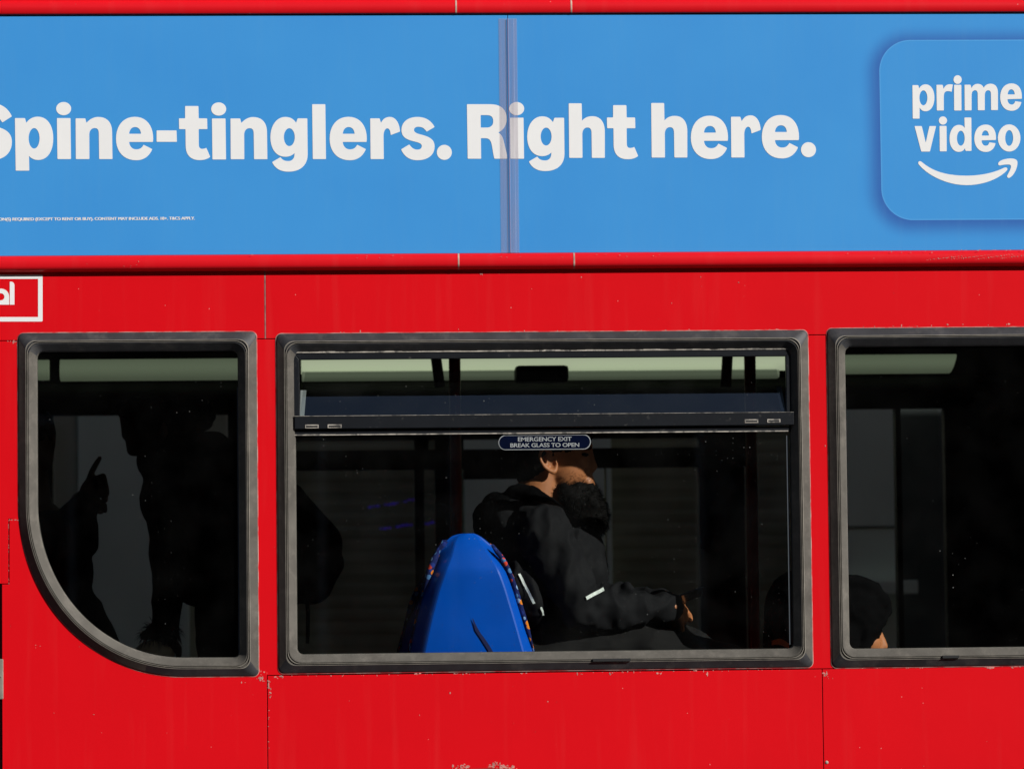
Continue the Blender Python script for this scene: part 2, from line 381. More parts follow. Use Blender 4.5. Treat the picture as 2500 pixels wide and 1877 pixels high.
def chips(bm, a, b, n, r0, r1, y, mi, spread=3.0):
    """worn flakes of bare primer scattered along an edge, sizes in photograph pixels"""
    for _ in range(max(1, int(n * .5))):
        t = random.random(); cx = a[0] + (b[0] - a[0]) * t + random.uniform(-spread, spread); cz = a[1] + (b[1] - a[1]) * t + random.uniform(-spread, spread)
        r = random.uniform(r0, r1) * random.random()**0.7 + 0.4; k = random.randint(6, 9); ax = random.uniform(0.5, 1.5)
        pts = [(cx + r * ax * random.uniform(0.45, 1.2) * math.cos(2 * math.pi * i / k), cz + r / ax * random.uniform(0.45, 1.2) * math.sin(2 * math.pi * i / k)) for i in range(k)]
        flat(bm, [pts], y - random.uniform(0, 0.0003), mi)


# organic bodies ------------------------------------------------------------------
def remesh(bm, voxel, smooth=3):
    me = bpy.data.meshes.new('tmp'); bm.to_mesh(me); bm.free()
    o = bpy.data.objects.new('tmp', me); COL.objects.link(o)
    md = o.modifiers.new('r', 'REMESH'); md.mode = 'VOXEL'; md.voxel_size = voxel
    if smooth:
        s = o.modifiers.new('s', 'SMOOTH'); s.iterations = smooth; s.factor = 0.5
    dg = bpy.context.evaluated_depsgraph_get(); dg.update()
    new = bpy.data.meshes.new_from_object(o.evaluated_get(dg))
    bpy.data.objects.remove(o); bpy.data.meshes.remove(me)
    return new


def cap_cone(bm, p, r, q, s):
    p, q = Vector(p), Vector(q); d = q - p
    for c, k in ((p, r), (q, s)): bmesh.ops.create_icosphere(bm, subdivisions=3, radius=k, matrix=Matrix.Translation(c))
    if d.length > 1e-5:
        bmesh.ops.create_cone(bm, cap_ends=True, segments=24, radius1=r, radius2=s, depth=d.length,
                              matrix=Matrix.Translation((p + q) / 2) @ d.to_track_quat('Z', 'Y').to_matrix().to_4x4())


def ellipsoid(bm, c, rad, rot=(0, 0, 0)):
    bmesh.ops.create_icosphere(bm, subdivisions=4, radius=1, matrix=Matrix.Translation(c) @ Euler(rot).to_matrix().to_4x4() @ Matrix.Diagonal((*rad, 1)))


def organic(name, prims, voxel, mats, parent, smooth=4, wrinkle=0.0, wscale=9.0, wdir=(1, 1, 1)):
    bm = bmesh.new()
    for p in prims:
        if p[0] == 'c': cap_cone(bm, *p[1:])
        elif p[0] == 'e': ellipsoid(bm, *p[1:])
        elif p[0] == 'l':
            for i in range(len(p[1]) - 1):
                cap_cone(bm, p[1][i], p[2][i], p[1][i + 1], p[2][i + 1])
    me = remesh(bm, voxel, smooth)
    if wrinkle:
        co = [v.co.copy() for v in me.vertices]; no = [v.normal.copy() for v in me.vertices]
        for i, v in enumerate(me.vertices):
            q = Vector((co[i].x * wdir[0], co[i].y * wdir[1], co[i].z * wdir[2])) * wscale
            k = noise.noise(q) + 0.5 * noise.noise(q * 2.1)
            k = -abs(k) * 1.6 + 0.4
            v.co = co[i] + no[i] * (k * wrinkle)
    return link(name, me, mats, parent, smooth=True)


def hand_prims(wrist, fwd, up, size=1.0, curls=(0.9, 1.1, 1.2, 1.3), flip=1):
    """palm, four bent fingers and a thumb; fwd runs from wrist to knuckles, up is the back of the hand"""
    w = Vector(wrist); f = Vector(fwd).normalized(); u = Vector(up); u = (u - f * u.dot(f)).normalized(); s = f.cross(u) * flip
    P = []
    P.append(('e', w + f * 0.045 * size, (0.045 * size, 0.040 * size, 0.015 * size), Matrix((f, s, u)).transposed().to_euler()))
    P.append(('c', w - f * 0.02 * size, 0.022 * size, w + f * 0.03 * size, 0.022 * size))
    for i in range(4):
        off = (i - 1.5) * 0.019 * size; ln = (0.040, 0.046, 0.043, 0.034)[i] * size
        p = w + f * (0.085 - abs(i - 1.2) * 0.004) * size + s * off; a = 0.0; r = 0.0088 * size
        pts, rs = [p - f * 0.03 * size, p], [r * 1.15, r * 1.1]
        for k in range(3):
            a += curls[i] * (0.75, 1.0, 0.6)[k]
            p = p + (f * math.cos(a) - u * math.sin(a)) * ln * (1, 0.68, 0.5)[k]
            pts.append(p); rs.append(r * (1.0, 0.92, 0.8)[k])
        P.append(('l', pts, rs))
    t0 = w + f * 0.025 * size - s * 0.030 * size
    t1 = t0 + (f * 0.6 - s * 0.55 - u * 0.25).normalized() * 0.038 * size
    t2 = t1 + (f * 0.9 - u * 0.25).normalized() * 0.032 * size
    t3 = t2 + (f * 0.95 + s * 0.1 - u * 0.3).normalized() * 0.022 * size
    P.append(('l', [t0, t1, t2, t3], [0.014 * size, 0.0115 * size, 0.010 * size, 0.008 * size]))
    return P


def thing(name, label, cat, loc=(0, 0, 0), group=None, kind=None):
    o = bpy.data.objects.new(name, None); COL.objects.link(o); o.location = loc
    o['label'] = label; o['category'] = cat
    if group: o['group'] = group
    if kind: o['kind'] = kind
    return o


# ------------------------------------------------------------------ the street
bm = bmesh.new(); bmesh.ops.create_grid(bm, x_segments=1, y_segments=1, size=150)
o = from_bm('road', bm, M['asphalt']); o['kind'] = 'structure'
bm = bmesh.new(); box(bm, -60, 60, 2.95, 30, 0.004, 0.13, 0.01)
o = from_bm('pavement', bm, M['paving']); o['kind'] = 'structure'

# ------------------------------------------------------------------ the bus
bus = thing('double_decker_bus', 'red double decker bus with a blue advertising board above its lower windows', 'bus')
XL, XR = X(4), X(2500) + 6.4              # the panelled length of side that is modelled, plus the rear section to the left
XREAR = XL - 2.6
YB = 2.5
YP = -0.003                                # outer face of the body panels


def part(name, bm, mats, parent=bus, **k): return from_bm(name, bm, mats, parent, **k)

zsplit_top = Z(824, px=1000); zsplit_bot = Z(1645, px=1000)
zled = Z(619); zcan = Z(655)
sx = X(646, py=750); sx1 = X(653, py=1750); sx2 = X(2008.5, py=1750)
GAP = 0.0022

# cantrail panels above the windows
def cant(x0, x1, seam_at_right):
    bm = bmesh.new()
    prism(bm, [(x0, zsplit_top), (x1, zsplit_top), (x1, zcan + 0.02), (x0, zcan + 0.02)], YP, 0.002, 0.0008)
    return bm
bm = cant(XREAR, sx - GAP / 2, True)
prism(bm, [(sx + 0.0001, zsplit_top), (sx + 0.0032, zsplit_top), (sx + 0.0032, zcan), (sx + 0.0001, zcan)], YP + 0.0003, 0.002, 0, 1)
part('cantrail_panel', bm, [M['red'], M['seamline'], M['chip']])
bm = cant(sx + 0.0034, XR, False)
chips(bm, (690, 818), (905, 812), 26, 1, 5, YP - 0.0004, 1, 2)
chips(bm, (905, 813), (1700, 805), 30, 0.5, 2.5, YP - 0.0004, 1, 1.5)
chips(bm, (1840, 803), (1960, 808), 22, 1, 4, YP - 0.0004, 1, 2.5)
chips(bm, (2050, 798), (2480, 792), 30, 1, 3.5, YP - 0.0004, 1, 2)
chips(bm, (1160, 668), (1230, 668), 10, 1, 3, YP - 0.0004, 1, 2)
for px, py in ((1119, 804), (1420, 677), (1711, 677), (1804, 689), (925, 815), (1640, 740)): chips(bm, (px, py), (px, py), 2, 1.5, 2.6, YP - 0.0004, 1, .5)
part('cantrail_panel', bm, [M['red'], M['chip']])

# lower panels below the windows
zb = 0.32
def poly_px(pts): return [(U(p[0], p[1]).x, U(p[0], p[1]).z) for p in pts]
arc = [(47, 1268), (52, 1300), (62, 1345), (81, 1397), (100, 1434), (125, 1475), (158, 1515), (196, 1550), (236, 1582), (279, 1607), (340, 1631), (400, 1645), (453, 1650), (612, 1647)]
arc = [(p[0] + 9, p[1] - 8) for p in arc]
arcw = poly_px(arc)
bm = bmesh.new()
c1 = U(21, 1268); c2 = U(21, 1426)
prism(bm, [(XL, c2.z), (c2.x + GAP, c2.z), (c1.x + GAP, c1.z)] + arcw + [(sx1 - GAP / 2, arcw[-1][1]), (sx1 - GAP / 2, zb), (XL, zb)], YP, 0.002, 0.0008)
chips(bm, (625, 1655), (650, 1660), 22, 1, 4, YP - 0.0004, 1, 5)
chips(bm, (580, 1664), (598, 1667), 5, 1, 3, YP - 0.0004, 1, 2)
for px, py in ((88, 1574), (99, 1576), (132, 1740), (230, 1744), (25, 1528)): chips(bm, (px, py), (px, py), 2, 1, 2, YP - 0.0004, 1, 1)
part('lower_panel', bm, [M['red'], M['chip']])
bm = bmesh.new()
prism(bm, [(sx1 + GAP / 2, zb), (sx2 - GAP / 2, zb), (sx2 - GAP / 2, zsplit_bot), (sx1 + GAP / 2, zsplit_bot)], YP, 0.002, 0.0008)
chips(bm, (656, 1656), (660, 1700), 46, 1, 4, YP - 0.0004, 1, 4)
chips(bm, (656, 1700), (656, 1870), 16, .6, 2, YP - 0.0004, 1, 1.5)
chips(bm, (665, 1652), (700, 1652), 12, 1, 4, YP - 0.0004, 1, 3)
chips(bm, (700, 1650), (1960, 1634), 110, 0.6, 3, YP - 0.0004, 1, 1.4)
for px in (1022, 1120, 1415, 1490, 1610, 1730): chips(bm, (px - 6, 1644), (px + 6, 1643), 9, 1, 4, YP - 0.0004, 1, 2)
chips(bm, (1105, 1873), (1145, 1872), 60, 1, 4, YP - 0.0004, 1, 5)
chips(bm, (1120, 1862), (1140, 1864), 5, 1, 3, YP - 0.0004, 1, 3)
chips(bm, (1196, 1868), (1260, 1874), 90, 1, 5, YP - 0.0004, 1, 5)
chips(bm, (1205, 1862), (1225, 1866), 22, 1, 4, YP - 0.0004, 1, 4)
for px, py in ((850, 1709), (1025, 1746), (1098, 1690), (1340, 1712)): chips(bm, (px - 3, py), (px + 3, py), 2, 1, 2.4, YP - 0.0004, 1, 1)
part('lower_panel', bm, [M['red'], M['chip']])
# oval filler recess low on that panel: rim and dark hollow
bm = bmesh.new()
flat(bm, [[(1130, 1877), (1150, 1875.5), (1190, 1874.5), (1240, 1876), (1255, 1879), (1250, 1960), (1135, 1960)]], YP - 0.0012)
part('filler_recess', bm, [M['rubber_clean']])
bm = bmesh.new()
prism(bm, [(sx2 + GAP / 2, zb), (XR, zb), (XR, zsplit_bot), (sx2 + GAP / 2, zsplit_bot)], YP, 0.002, 0.0008)
chips(bm, (2013, 1640), (2020, 1652), 26, 1, 4, YP - 0.0004, 1, 4)
chips(bm, (2030, 1632), (2500, 1624), 50, 0.6, 3, YP - 0.0004, 1, 1.4)
for px in (2120, 2415, 2482): chips(bm, (px - 12, 1627), (px + 12, 1627), 16, 1, 4, YP - 0.0004, 1, 2.5)
chips(bm, (2033, 1656), (2033, 1657), 3, 1, 2.4, YP - 0.0004, 1, 1)
part('lower_panel', bm, [M['red'], M['chip']])
p = U(2018, 1860)
bm = bmesh.new()
bmesh.ops.create_uvsphere(bm, u_segments=16, v_segments=8, radius=0.0048, matrix=Matrix.Translation((p.x, YP, p.z)) @ Matrix.Diagonal((1, .5, 1, 1)))
part('screw_head', bm, [M['edge']], smooth=True)

# pillar panels between the windows
def pillar(x0, x1, z0, z1, extra=None):
    bm = bmesh.new()
    prism(bm, [(x0, z0), (x1, z0), (x1, z1), (x0, z1)], YP + 0.0006, 0.002, 0.0008)
    if extra: extra(bm)
    return part('pillar_panel', bm, [M['red'], M['chip']])
pillar(X(606), X(700), zsplit_bot + GAP, zsplit_top - GAP, lambda b: (chips(b, (632, 1637), (640, 1644), 16, 1, 4, YP + .0002, 1, 4), chips(b, (636, 1640), (668, 1644), 8, 1, 2.4, YP + .0002, 1, 2)))
pillar(X(1955), X(2040), zsplit_bot + GAP, zsplit_top - GAP, lambda b: chips(b, (2014, 1080), (2016, 1100), 2, 1, 2, YP + .0002, 1, 1))
bm = bmesh.new()
prism(bm, [(XREAR, zsplit_top - GAP), (X(60), zsplit_top - GAP), (X(60), c1.z + GAP), (c1.x - GAP * .3, c1.z + GAP), (c2.x - GAP * .3, c2.z + GAP), (XREAR, c2.z + GAP)], YP + 0.0003, 0.002, 0.0008)
chips(bm, (20, 832), (40, 836), 14, 1, 4, YP, 1, 2)
chips(bm, (41, 832), (42, 860), 10, .6, 1.8, YP, 1, 1)
chips(bm, (21, 1268), (45, 1269), 26, .8, 2.0, YP - .0002, 1, .8); chips(bm, (20.5, 1270), (21.5, 1426), 60, .5, .9, YP - .0002, 1, .4)
part('pillar_panel', bm, [M['red'], M['chip']])

# rear engine door beyond the left edge, set off by a dark gap and carrying two grey hinges
bm = bmesh.new(); prism(bm, [(XREAR, zb), (XL - 0.012, zb), (XL - 0.012, c2.z - GAP), (XREAR, c2.z - GAP)], YP, 0.002, 0.0008)
part('engine_door', bm, [M['red']])
bm = bmesh.new(); a = U(-14, 1608); b = U(9, 1706)
box(bm, a.x, b.x, -0.011, YP, b.z, a.z, 0.003)
box(bm, a.x, U(4, 1600).x, -0.015, -0.011, U(0, 1652).z, U(0, 1648).z, 0.001)
part('door_hinge', bm, [M['groove']])

# mouldings (projecting red rails) above and below the advert, in lengths with sealant joints
def rail_lower():
    z = zled
    return [(0.002, z), (-0.012, z), (-0.021, z - 0.003), (-0.0265, z - 0.016), (-0.0275, z - 0.030), (-0.025, z - 0.0365), (-0.019, z - 0.041), (-0.009, z - 0.044), (0.002, z - 0.045)]
ztop = Z(35.5)
def rail_upper():
    z = ztop
    return [(0.002, z), (-0.017, z), (-0.0195, z + 0.003), (-0.0205, z + 0.016), (-0.0185, z + 0.0318), (-0.013, z + 0.0345), (-0.004, z + 0.040), (0.002, z + 0.041)]
for prof, cuts, yy, wear in ((rail_lower(), (X(1119, py=640), X(1400.5, py=640)), 640, True), (rail_upper(), (X(1113, py=20), X(1394, py=20)), 20, False)):
    xs = [XREAR, *cuts, XR]
    for i in range(3):
        bm = bmesh.new(); extrude_x(bm, prof, xs[i] + 0.0012, xs[i + 1] - 0.0012)
        if wear:
            def ch(a, b, n, r0, r1, s=2.5): chips(bm, a, b, n, r0, r1, -0.0279, 1, s)
            if i == 0:
                ch((200, 650), (360, 645), 12, .8, 2, 8); ch((610, 623), (625, 623), 4, 1, 2.4, 1); ch((850, 628), (960, 626), 10, .6, 1.6, 3)
            if i == 1: ch((1140, 625), (1380, 625), 16, .6, 1.6, 4); ch((1335, 620), (1345, 620), 4, 1, 2.4, 1)
            if i == 2:
                ch((1440, 625), (2480, 612), 40, .5, 1.6, 4)
                for q in range(7):                    # long pale scuffs
                    x0 = 2262 + q * 30; y0 = 637 - q * 1.6 + random.uniform(-4, 4)
                    for k in range(16): ch((x0 + k * 4, y0 - k * .5), (x0 + k * 4 + 4, y0 - k * .5), 2, .5, 1.3, .7)
                for px in (2352, 2390, 2425, 2460, 2492):
                    ch((px - 6, 611), (px + 6, 611), 6, .8, 2.2, 1.3)
        part('moulding', bm, [M['red_ledge'], M['chip']])
    for c in cuts:
        bm = bmesh.new(); q = [(p[0] - 0.0006 if p[0] < 0 else p[0], p[1]) for p in prof]
        extrude_x(bm, q, c - 0.0021, c + 0.0021)
        part('sealant_joint', bm, [M['sealant']])

# ------------------------------------------------------------------ the advert: two blue boards, lettering, logo tile, clear joint strip
YA = -0.0115
def ad_blue():
    m = bpy.data.materials.new('blue_advert_print'); m.use_nodes = True
    n, l = m.node_tree.nodes, m.node_tree.links; b = n['Principled BSDF']; b.inputs['Roughness'].default_value = 0.42; b.inputs['Specular IOR Level'].default_value = 0.35
    tc = n.new('ShaderNodeTexCoord')
    t = n.new('ShaderNodeTexNoise'); t.inputs['Scale'].default_value = 2.6; t.inputs['Detail'].default_value = 3; l.new(tc.outputs['Object'], t.inputs['Vector'])
    r = n.new('ShaderNodeValToRGB'); e = r.color_ramp.elements
    e[0].position = 0.30; e[0].color = (0.042, 0.268, 0.655, 1); e[1].position = 0.70; e[1].color = (0.049, 0.29, 0.675, 1)
    l.new(t.outputs['Fac'], r.inputs['Fac'])
    # the soft border printed round the logo tile (part of the artwork): rounded-rectangle distance in board coordinates
    A, B = U(2144, 100), U(2580, 537); cx, cz = (A.x + B.x) / 2, (A.z + B.z) / 2; hx, hz, rr = (B.x - A.x) / 2, (A.z - B.z) / 2, 78 * PX
    def mth(op, a, b=None):
        k = n.new('ShaderNodeMath'); k.operation = op
        for i, s in enumerate((a, b)):
            if s is None: continue
            if isinstance(s, (int, float)): k.inputs[i].default_value = s
            else: l.new(s, k.inputs[i])
        return k.outputs[0]
    sp_ = n.new('ShaderNodeSeparateXYZ'); l.new(tc.outputs['Object'], sp_.inputs[0])
    def sdf(ox, oz):
        dx = mth('SUBTRACT', mth('ABSOLUTE', mth('SUBTRACT', sp_.outputs['X'], cx + ox)), hx - rr)
        dz = mth('SUBTRACT', mth('ABSOLUTE', mth('SUBTRACT', sp_.outputs['Z'], cz + oz)), hz - rr)
        mx_, mz_ = mth('MAXIMUM', dx, 0.0), mth('MAXIMUM', dz, 0.0)
        ln = mth('SQRT', mth('ADD', mth('MULTIPLY', mx_, mx_), mth('MULTIPLY', mz_, mz_)))
        return mth('SUBTRACT', mth('ADD', ln, mth('MINIMUM', mth('MAXIMUM', dx, dz), 0.0)), rr)
    d0 = sdf(0, 0); d1 = sdf(-0.006, -0.006)
    mr = n.new('ShaderNodeMapRange'); mr.interpolation_type = 'SMOOTHERSTEP'; l.new(d1, mr.inputs['Value']); mr.inputs['From Min'].default_value = -0.02; mr.inputs['From Max'].default_value = 0.060; mr.inputs['To Min'].default_value = 0.86; mr.inputs['To Max'].default_value = 0
    outside = mth('GREATER_THAN', d0, 0.0)
    f = mth('MULTIPLY', mr.outputs[0], outside)
    m1 = n.new('ShaderNodeMix'); m1.data_type = 'RGBA'; m1.inputs[7].default_value = (0.026, 0.095, 0.37, 1); l.new(f, m1.inputs[0]); l.new(r.outputs['Color'], m1.inputs[6])
    edge = mth('MULTIPLY', mth('MULTIPLY', mth('LESS_THAN', d0, 0.0), mth('GREATER_THAN', d0, -0.0032)), 0.32)
    m2 = n.new('ShaderNodeMix'); m2.data_type = 'RGBA'; m2.inputs[7].default_value = (0.13, 0.42, 0.78, 1); l.new(edge, m2.inputs[0]); l.new(m1.outputs[2], m2.inputs[6])
    # print grain: fine vertical wipe marks
    mp = n.new('ShaderNodeMapping'); mp.inputs['Scale'].default_value = (60, 60, 6); l.new(tc.outputs['Object'], mp.inputs['Vector'])
    t2 = n.new('ShaderNodeTexNoise'); t2.inputs['Scale'].default_value = 1; t2.inputs['Detail'].default_value = 6; l.new(mp.outputs['Vector'], t2.inputs['Vector'])
    r2 = n.new('ShaderNodeMapRange'); r2.inputs['From Min'].default_value = 0.5; r2.inputs['From Max'].default_value = 0.9; r2.inputs['To Max'].default_value = 0.10; l.new(t2.outputs['Fac'], r2.inputs['Value'])
    m3 = n.new('ShaderNodeMix'); m3.data_type = 'RGBA'; m3.inputs[7].default_value = (0.12, 0.33, 0.6, 1); l.new(r2.outputs[0], m3.inputs[0]); l.new(m2.outputs[2], m3.inputs[6])
    l.new(m3.outputs[2], b.inputs['Base Color'])
    bp = n.new('ShaderNodeBump'); bp.inputs['Strength'].default_value = 0.05; bp.inputs['Distance'].default_value = 0.01; t3 = n.new('ShaderNodeTexNoise'); t3.inputs['Scale'].default_value = 3; l.new(tc.outputs['Object'], t3.inputs['Vector'])
    l.new(t3.outputs['Fac'], bp.inputs['Height']); l.new(bp.outputs['Normal'], b.inputs['Normal'])
    return m
M['ad'] = ad_blue()
xs_seam = X(1241.5, py=300)
zA0, zA1 = zled + 0.0005, ztop - 0.0022

GL = {
 'p': ["M115 281 L193 281 L203 318 C222 288 255 270 292 270 C368 270 411 340 411 437 C411 535 368 604 295 604 C262 604 238 590 224 572 L226 686 L121 686 Z", ell(263, 437, 42, 79)],
 'n': ["M583 283 L658 283 L667 318 C690 290 725 272 757 272 C830 272 865 318 865 390 L868 597 L765 597 L762 400 C762 370 752 358 730 358 C705 358 690 378 689 405 L690 597 L585 597 Z"],
 'e': ["M1182 440 C1182 340 1130 271 1040 271 C955 271 895 335 895 440 C895 540 955 606 1050 606 C1105 606 1150 580 1175 520 L1107 486 C1095 512 1078 522 1052 522 C1020 522 1000 500 996 465 L1180 465 Z", "M996 402 C1000 370 1015 350 1042 350 C1068 350 1085 370 1088 402 Z"],
 '-': ["M1208 376 L1362 376 L1365 464 L1208 464 Z"],
 't': ["M1428 188 L1531 188 L1533 283 L1598 283 L1600 366 L1533 366 L1534 485 C1534 510 1545 518 1560 518 C1572 518 1582 515 1592 510 L1622 580 C1600 597 1575 605 1540 605 C1470 605 1432 565 1432 490 L1431 366 L1382 366 L1380 283 L1428 283 Z"],
 'i': ["M439 281 L544 281 L548 597 L443 597 Z"], 'dot': [ell(491, 208, 58, 51)],
 'g': ["M400 283 L475 283 L478 560 C478 645 420 694 330 694 C270 694 225 670 203 620 L268 582 C282 604 300 612 328 612 C360 612 378 590 376 550 C360 568 335 579 305 579 C235 579 190 520 190 428 C190 335 240 272 305 272 C345 272 372 290 388 318 Z", ell(336, 428, 42, 69)],
 'l': ["M512 174 L614 174 L619 597 L517 597 Z"],
 'r': ["M960 283 L1033 283 L1043 318 C1058 288 1080 272 1112 272 C1155 272 1186 315 1190 385 L1118 412 C1116 380 1108 360 1092 360 C1075 360 1063 385 1063 420 L1065 597 L963 597 Z"],
 's': ["M1457 350 L1395 386 C1378 358 1358 348 1332 348 C1310 348 1298 358 1298 372 C1298 392 1320 400 1360 410 C1425 427 1457 450 1457 500 C1457 565 1405 606 1325 606 C1265 606 1222 578 1198 522 L1262 484 C1280 512 1300 524 1325 524 C1345 524 1358 512 1358 497 C1358 478 1340 470 1295 460 C1235 445 1201 425 1201 372 C1201 312 1250 272 1325 272 C1385 272 1432 300 1457 350 Z"],
 '.': [ell(1532, 545, 58, 58)],
 'R': ["M1706 174 L1885 174 C1970 174 2013 215 2013 285 C2013 335 1990 372 1948 392 C1972 405 1984 430 1992 465 L2022 594 L1918 594 C1908 560 1905 520 1896 480 C1888 448 1875 436 1845 436 L1814 436 L1816 594 L1712 594 Z", "M1812 258 L1860 258 C1895 258 1909 275 1909 305 C1909 338 1890 354 1858 354 L1813 354 Z"],
 'h': ["M463 130 L541 130 L543 235 C557 217 578 207 605 207 C655 207 680 245 680 300 L680 457 L602 457 L600 310 C600 285 592 275 575 275 C556 275 545 292 545 315 L546 457 L466 457 Z"],
}
GL = {k: [path(q) if isinstance(q, str) else q for q in v] for k, v in GL.items()}

def board(x0, x1):
    bm = bmesh.new(); box(bm, x0, x1, YA, 0.002, zA0, zA1, 0.0006)
    return part('advert_board', bm, [M['ad']])
ad1 = board(XREAR, xs_seam - 0.0009); ad2 = board(xs_seam + 0.0009, XR)
YT = YA - 0.0006
Sg = 2212 / 700; Q = 1896.0                              # crop scale; second crop starts 600 px further right
bm = bmesh.new()
one = lambda k, dx=0, dz=0, kx=1, kz=1: (GL[k], dx, dz, kx, kz)
glyphs(bm, [(GL['s'], 92 - 1457 * 1.2, 165 - 272 * 1.317, 1.2, 1.317)], (0, 200), Sg, YT)
glyphs(bm, [one('p'), one('i'), one('dot'), one('n'), one('e'), one('-'), one('t'), one('i', 1196, 3), one('dot', 1196, 3), one('n', 1195, 1),
            one('g', Q), one('l', Q), one('e', Q - 248), one('r', Q), one('s', Q), one('.', Q)], (0, 200), Sg, YT)
part('slogan_lettering', bm, [M['white']], ad1)
bm = bmesh.new()
glyphs(bm, [one('R', Q), one('i', Q + 1599, -3), one('dot', Q + 1599, 0)], (0, 200), Sg, YT)
S3 = 2212 / 900; K = S3 / Sg
glyphs(bm, [(GL['g'], 214 - 190 * K, 208 - 272 * K, K, K), one('h'), (GL['t'], 692 - 1380 * K, 141 - 188 * K, K, K), one('h', 495, -2),
            (GL['e'], 1196 - 895 * K, 204 - 271 * K, K, K), (GL['r'], 1435 - 958 * K, 202 - 272 * K, K, K), (GL['e'], 1622 - 895 * K, 200 - 271 * K, K, K),
            (GL['.'], 1902 - 1532 * K, 408 - 545 * K, K, K)], (1200, 200), S3, YT)
part('slogan_lettering', bm, [M['white']], ad2)

LG = ["M143 252 L218 252 L228 295 C245 262 275 242 310 242 C380 242 422 315 422 412 C422 515 375 583 310 583 C275 583 252 568 234 535 L234 676 L147 676 Z",
 "M447 248 L528 248 L537 300 C555 260 580 242 615 241 L655 243 L640 338 C622 330 605 328 590 328 C555 328 541 350 541 400 L541 573 L452 573 Z",
 "M670 248 L763 248 L765 573 L672 573 Z",
 "M803 247 L880 247 L892 292 C905 255 935 236 970 236 C1010 236 1035 255 1045 285 C1065 252 1095 234 1135 234 C1195 234 1227 280 1227 350 L1227 568 L1140 568 L1138 375 C1138 335 1128 317 1103 317 C1072 317 1060 345 1060 385 L1060 570 L972 570 L970 375 C970 335 960 317 938 317 C905 317 893 345 893 385 L893 571 L806 572 Z",
 "M170 770 L262 770 L312 980 L358 770 L443 770 L365 1093 L255 1093 Z",
 "M486 768 L576 768 L578 1090 L490 1090 Z",
 "M802 662 L890 662 L892 1085 L815 1085 L808 1050 C795 1080 765 1097 728 1097 C660 1097 613 1025 613 930 C613 830 662 755 730 755 C765 755 788 768 805 795 Z",
 "M216 1235 C222 1210 245 1210 262 1225 C400 1345 580 1398 830 1398 C1010 1398 1180 1360 1300 1300 C1335 1285 1355 1300 1342 1330 C1240 1440 1040 1518 830 1518 C600 1518 350 1410 222 1255 Z",
 "M1230 1245 C1235 1205 1320 1180 1390 1180 C1440 1180 1470 1195 1474 1225 C1480 1290 1430 1400 1372 1425 C1350 1430 1337 1415 1345 1395 C1370 1345 1400 1300 1390 1268 C1380 1250 1310 1255 1255 1268 C1235 1268 1228 1260 1230 1245 Z"]
LE = ["M1530 425 L1347 430 C1350 475 1372 498 1402 498 C1425 498 1438 482 1445 455 L1525 466 C1510 535 1465 577 1400 577 C1310 577 1255 505 1255 405 C1255 300 1312 230 1400 230 C1485 230 1530 300 1530 395 Z", "M1350 370 C1355 328 1370 305 1395 305 C1420 305 1436 330 1440 370 Z"]
LG = [path(q) for q in LG]; LE = [path(q) for q in LE]
it = [([LG[0], ell(282, 413, 50, 95)], 0, 0, 1, 1)] + [([LG[i]], 0, 0, 1, 1) for i in (1, 2, 3, 4, 5, 7, 8)] + [([LG[6], ell(756, 924, 49, 95)], 0, 0, 1, 1),
      ([ell(716, 182, 52, 55)], 0, 0, 1, 1), ([ell(530, 700, 52, 52)], 0, 0, 1, 1), (LE, 0, 0, 1, 1), (LE, -328, 521, 1, 1), ([ell(1369, 921, 143, 172), ell(1369, 921, 50, 100)], 0, 0, 1, 1)]
bm = bmesh.new(); glyphs(bm, it, (2200, 160), 5.19, YT, r=9)
part('tile_lettering', bm, [M['white']], ad2)

bm = bmesh.new(); a = U(-3, 540.5, YT); b = U(475.5, 530.3, YT)
text_mesh(bm, "ON(S) REQUIRED (EXCEPT TO RENT OR BUY). CONTENT MAY INCLUDE ADS. 18+. T&CS APPLY.", a.x, b.x, a.z - 0.0012, b.z + 0.0010, YT, 0, 0.0, .00062)
part('small_print', bm, [M['white']], ad1)

# clear plastic joint strip over the board seam: flat left leaf, ridge on the seam, folded right leaf
bm = bmesh.new()
z1s, z0s = Z(48, px=1240), zled + 0.001
prof = [(X(1219, py=300), YA - 0.0010), (X(1239, py=300), YA - 0.0018), (X(1241.5, py=300), YA - 0.0042), (X(1244, py=300), YA - 0.0018), (X(1255, py=300), YA - 0.0026), (X(1257, py=300), YA - 0.0012), (X(1264, py=300), YA - 0.0008)]
fr_ = [[bm.verts.new((q[0], q[1], z)) for q in prof] for z in (z0s, z1s)]
for i in range(len(prof) - 1): bm.faces.new((fr_[0][i], fr_[0][i + 1], fr_[1][i + 1], fr_[1][i]))
part('joint_strip', bm, [M['strip_clear']])
bm = bmesh.new(); x = xs_seam
box(bm, x - 0.0007, x + 0.0007, YA - 0.0047, YA - 0.0043, z0s, z1s)
part('strip_ridge', bm, [mat('ridge_brown', (0.16, 0.10, 0.22), rough=0.5)])

# operator badge: white outlined box with the end of a word
bm = bmesh.new(); yb_ = YP - 0.0005
flat(bm, [soften([(-190, 671), (104, 671), (104, 785), (-190, 785)], 3), [(-180, 681), (93, 681), (93, 774), (-180, 774)]], yb_)
sb = 10.38
glyphs(bm, [([path("M248 393 L285 393 C340 400 366 440 366 490 L366 975 L248 975 Z")], 0, 0, 1, 1),
            ([path("M232 975 L232 770 C225 640 130 570 20 570 C-110 570 -190 660 -190 775 C-190 900 -110 975 20 975 Z"), ell(20, 775, 93, 90)], 0, 0, 1, 1)], (0, 650), sb, yb_)
part('operator_badge', bm, [M['white']])

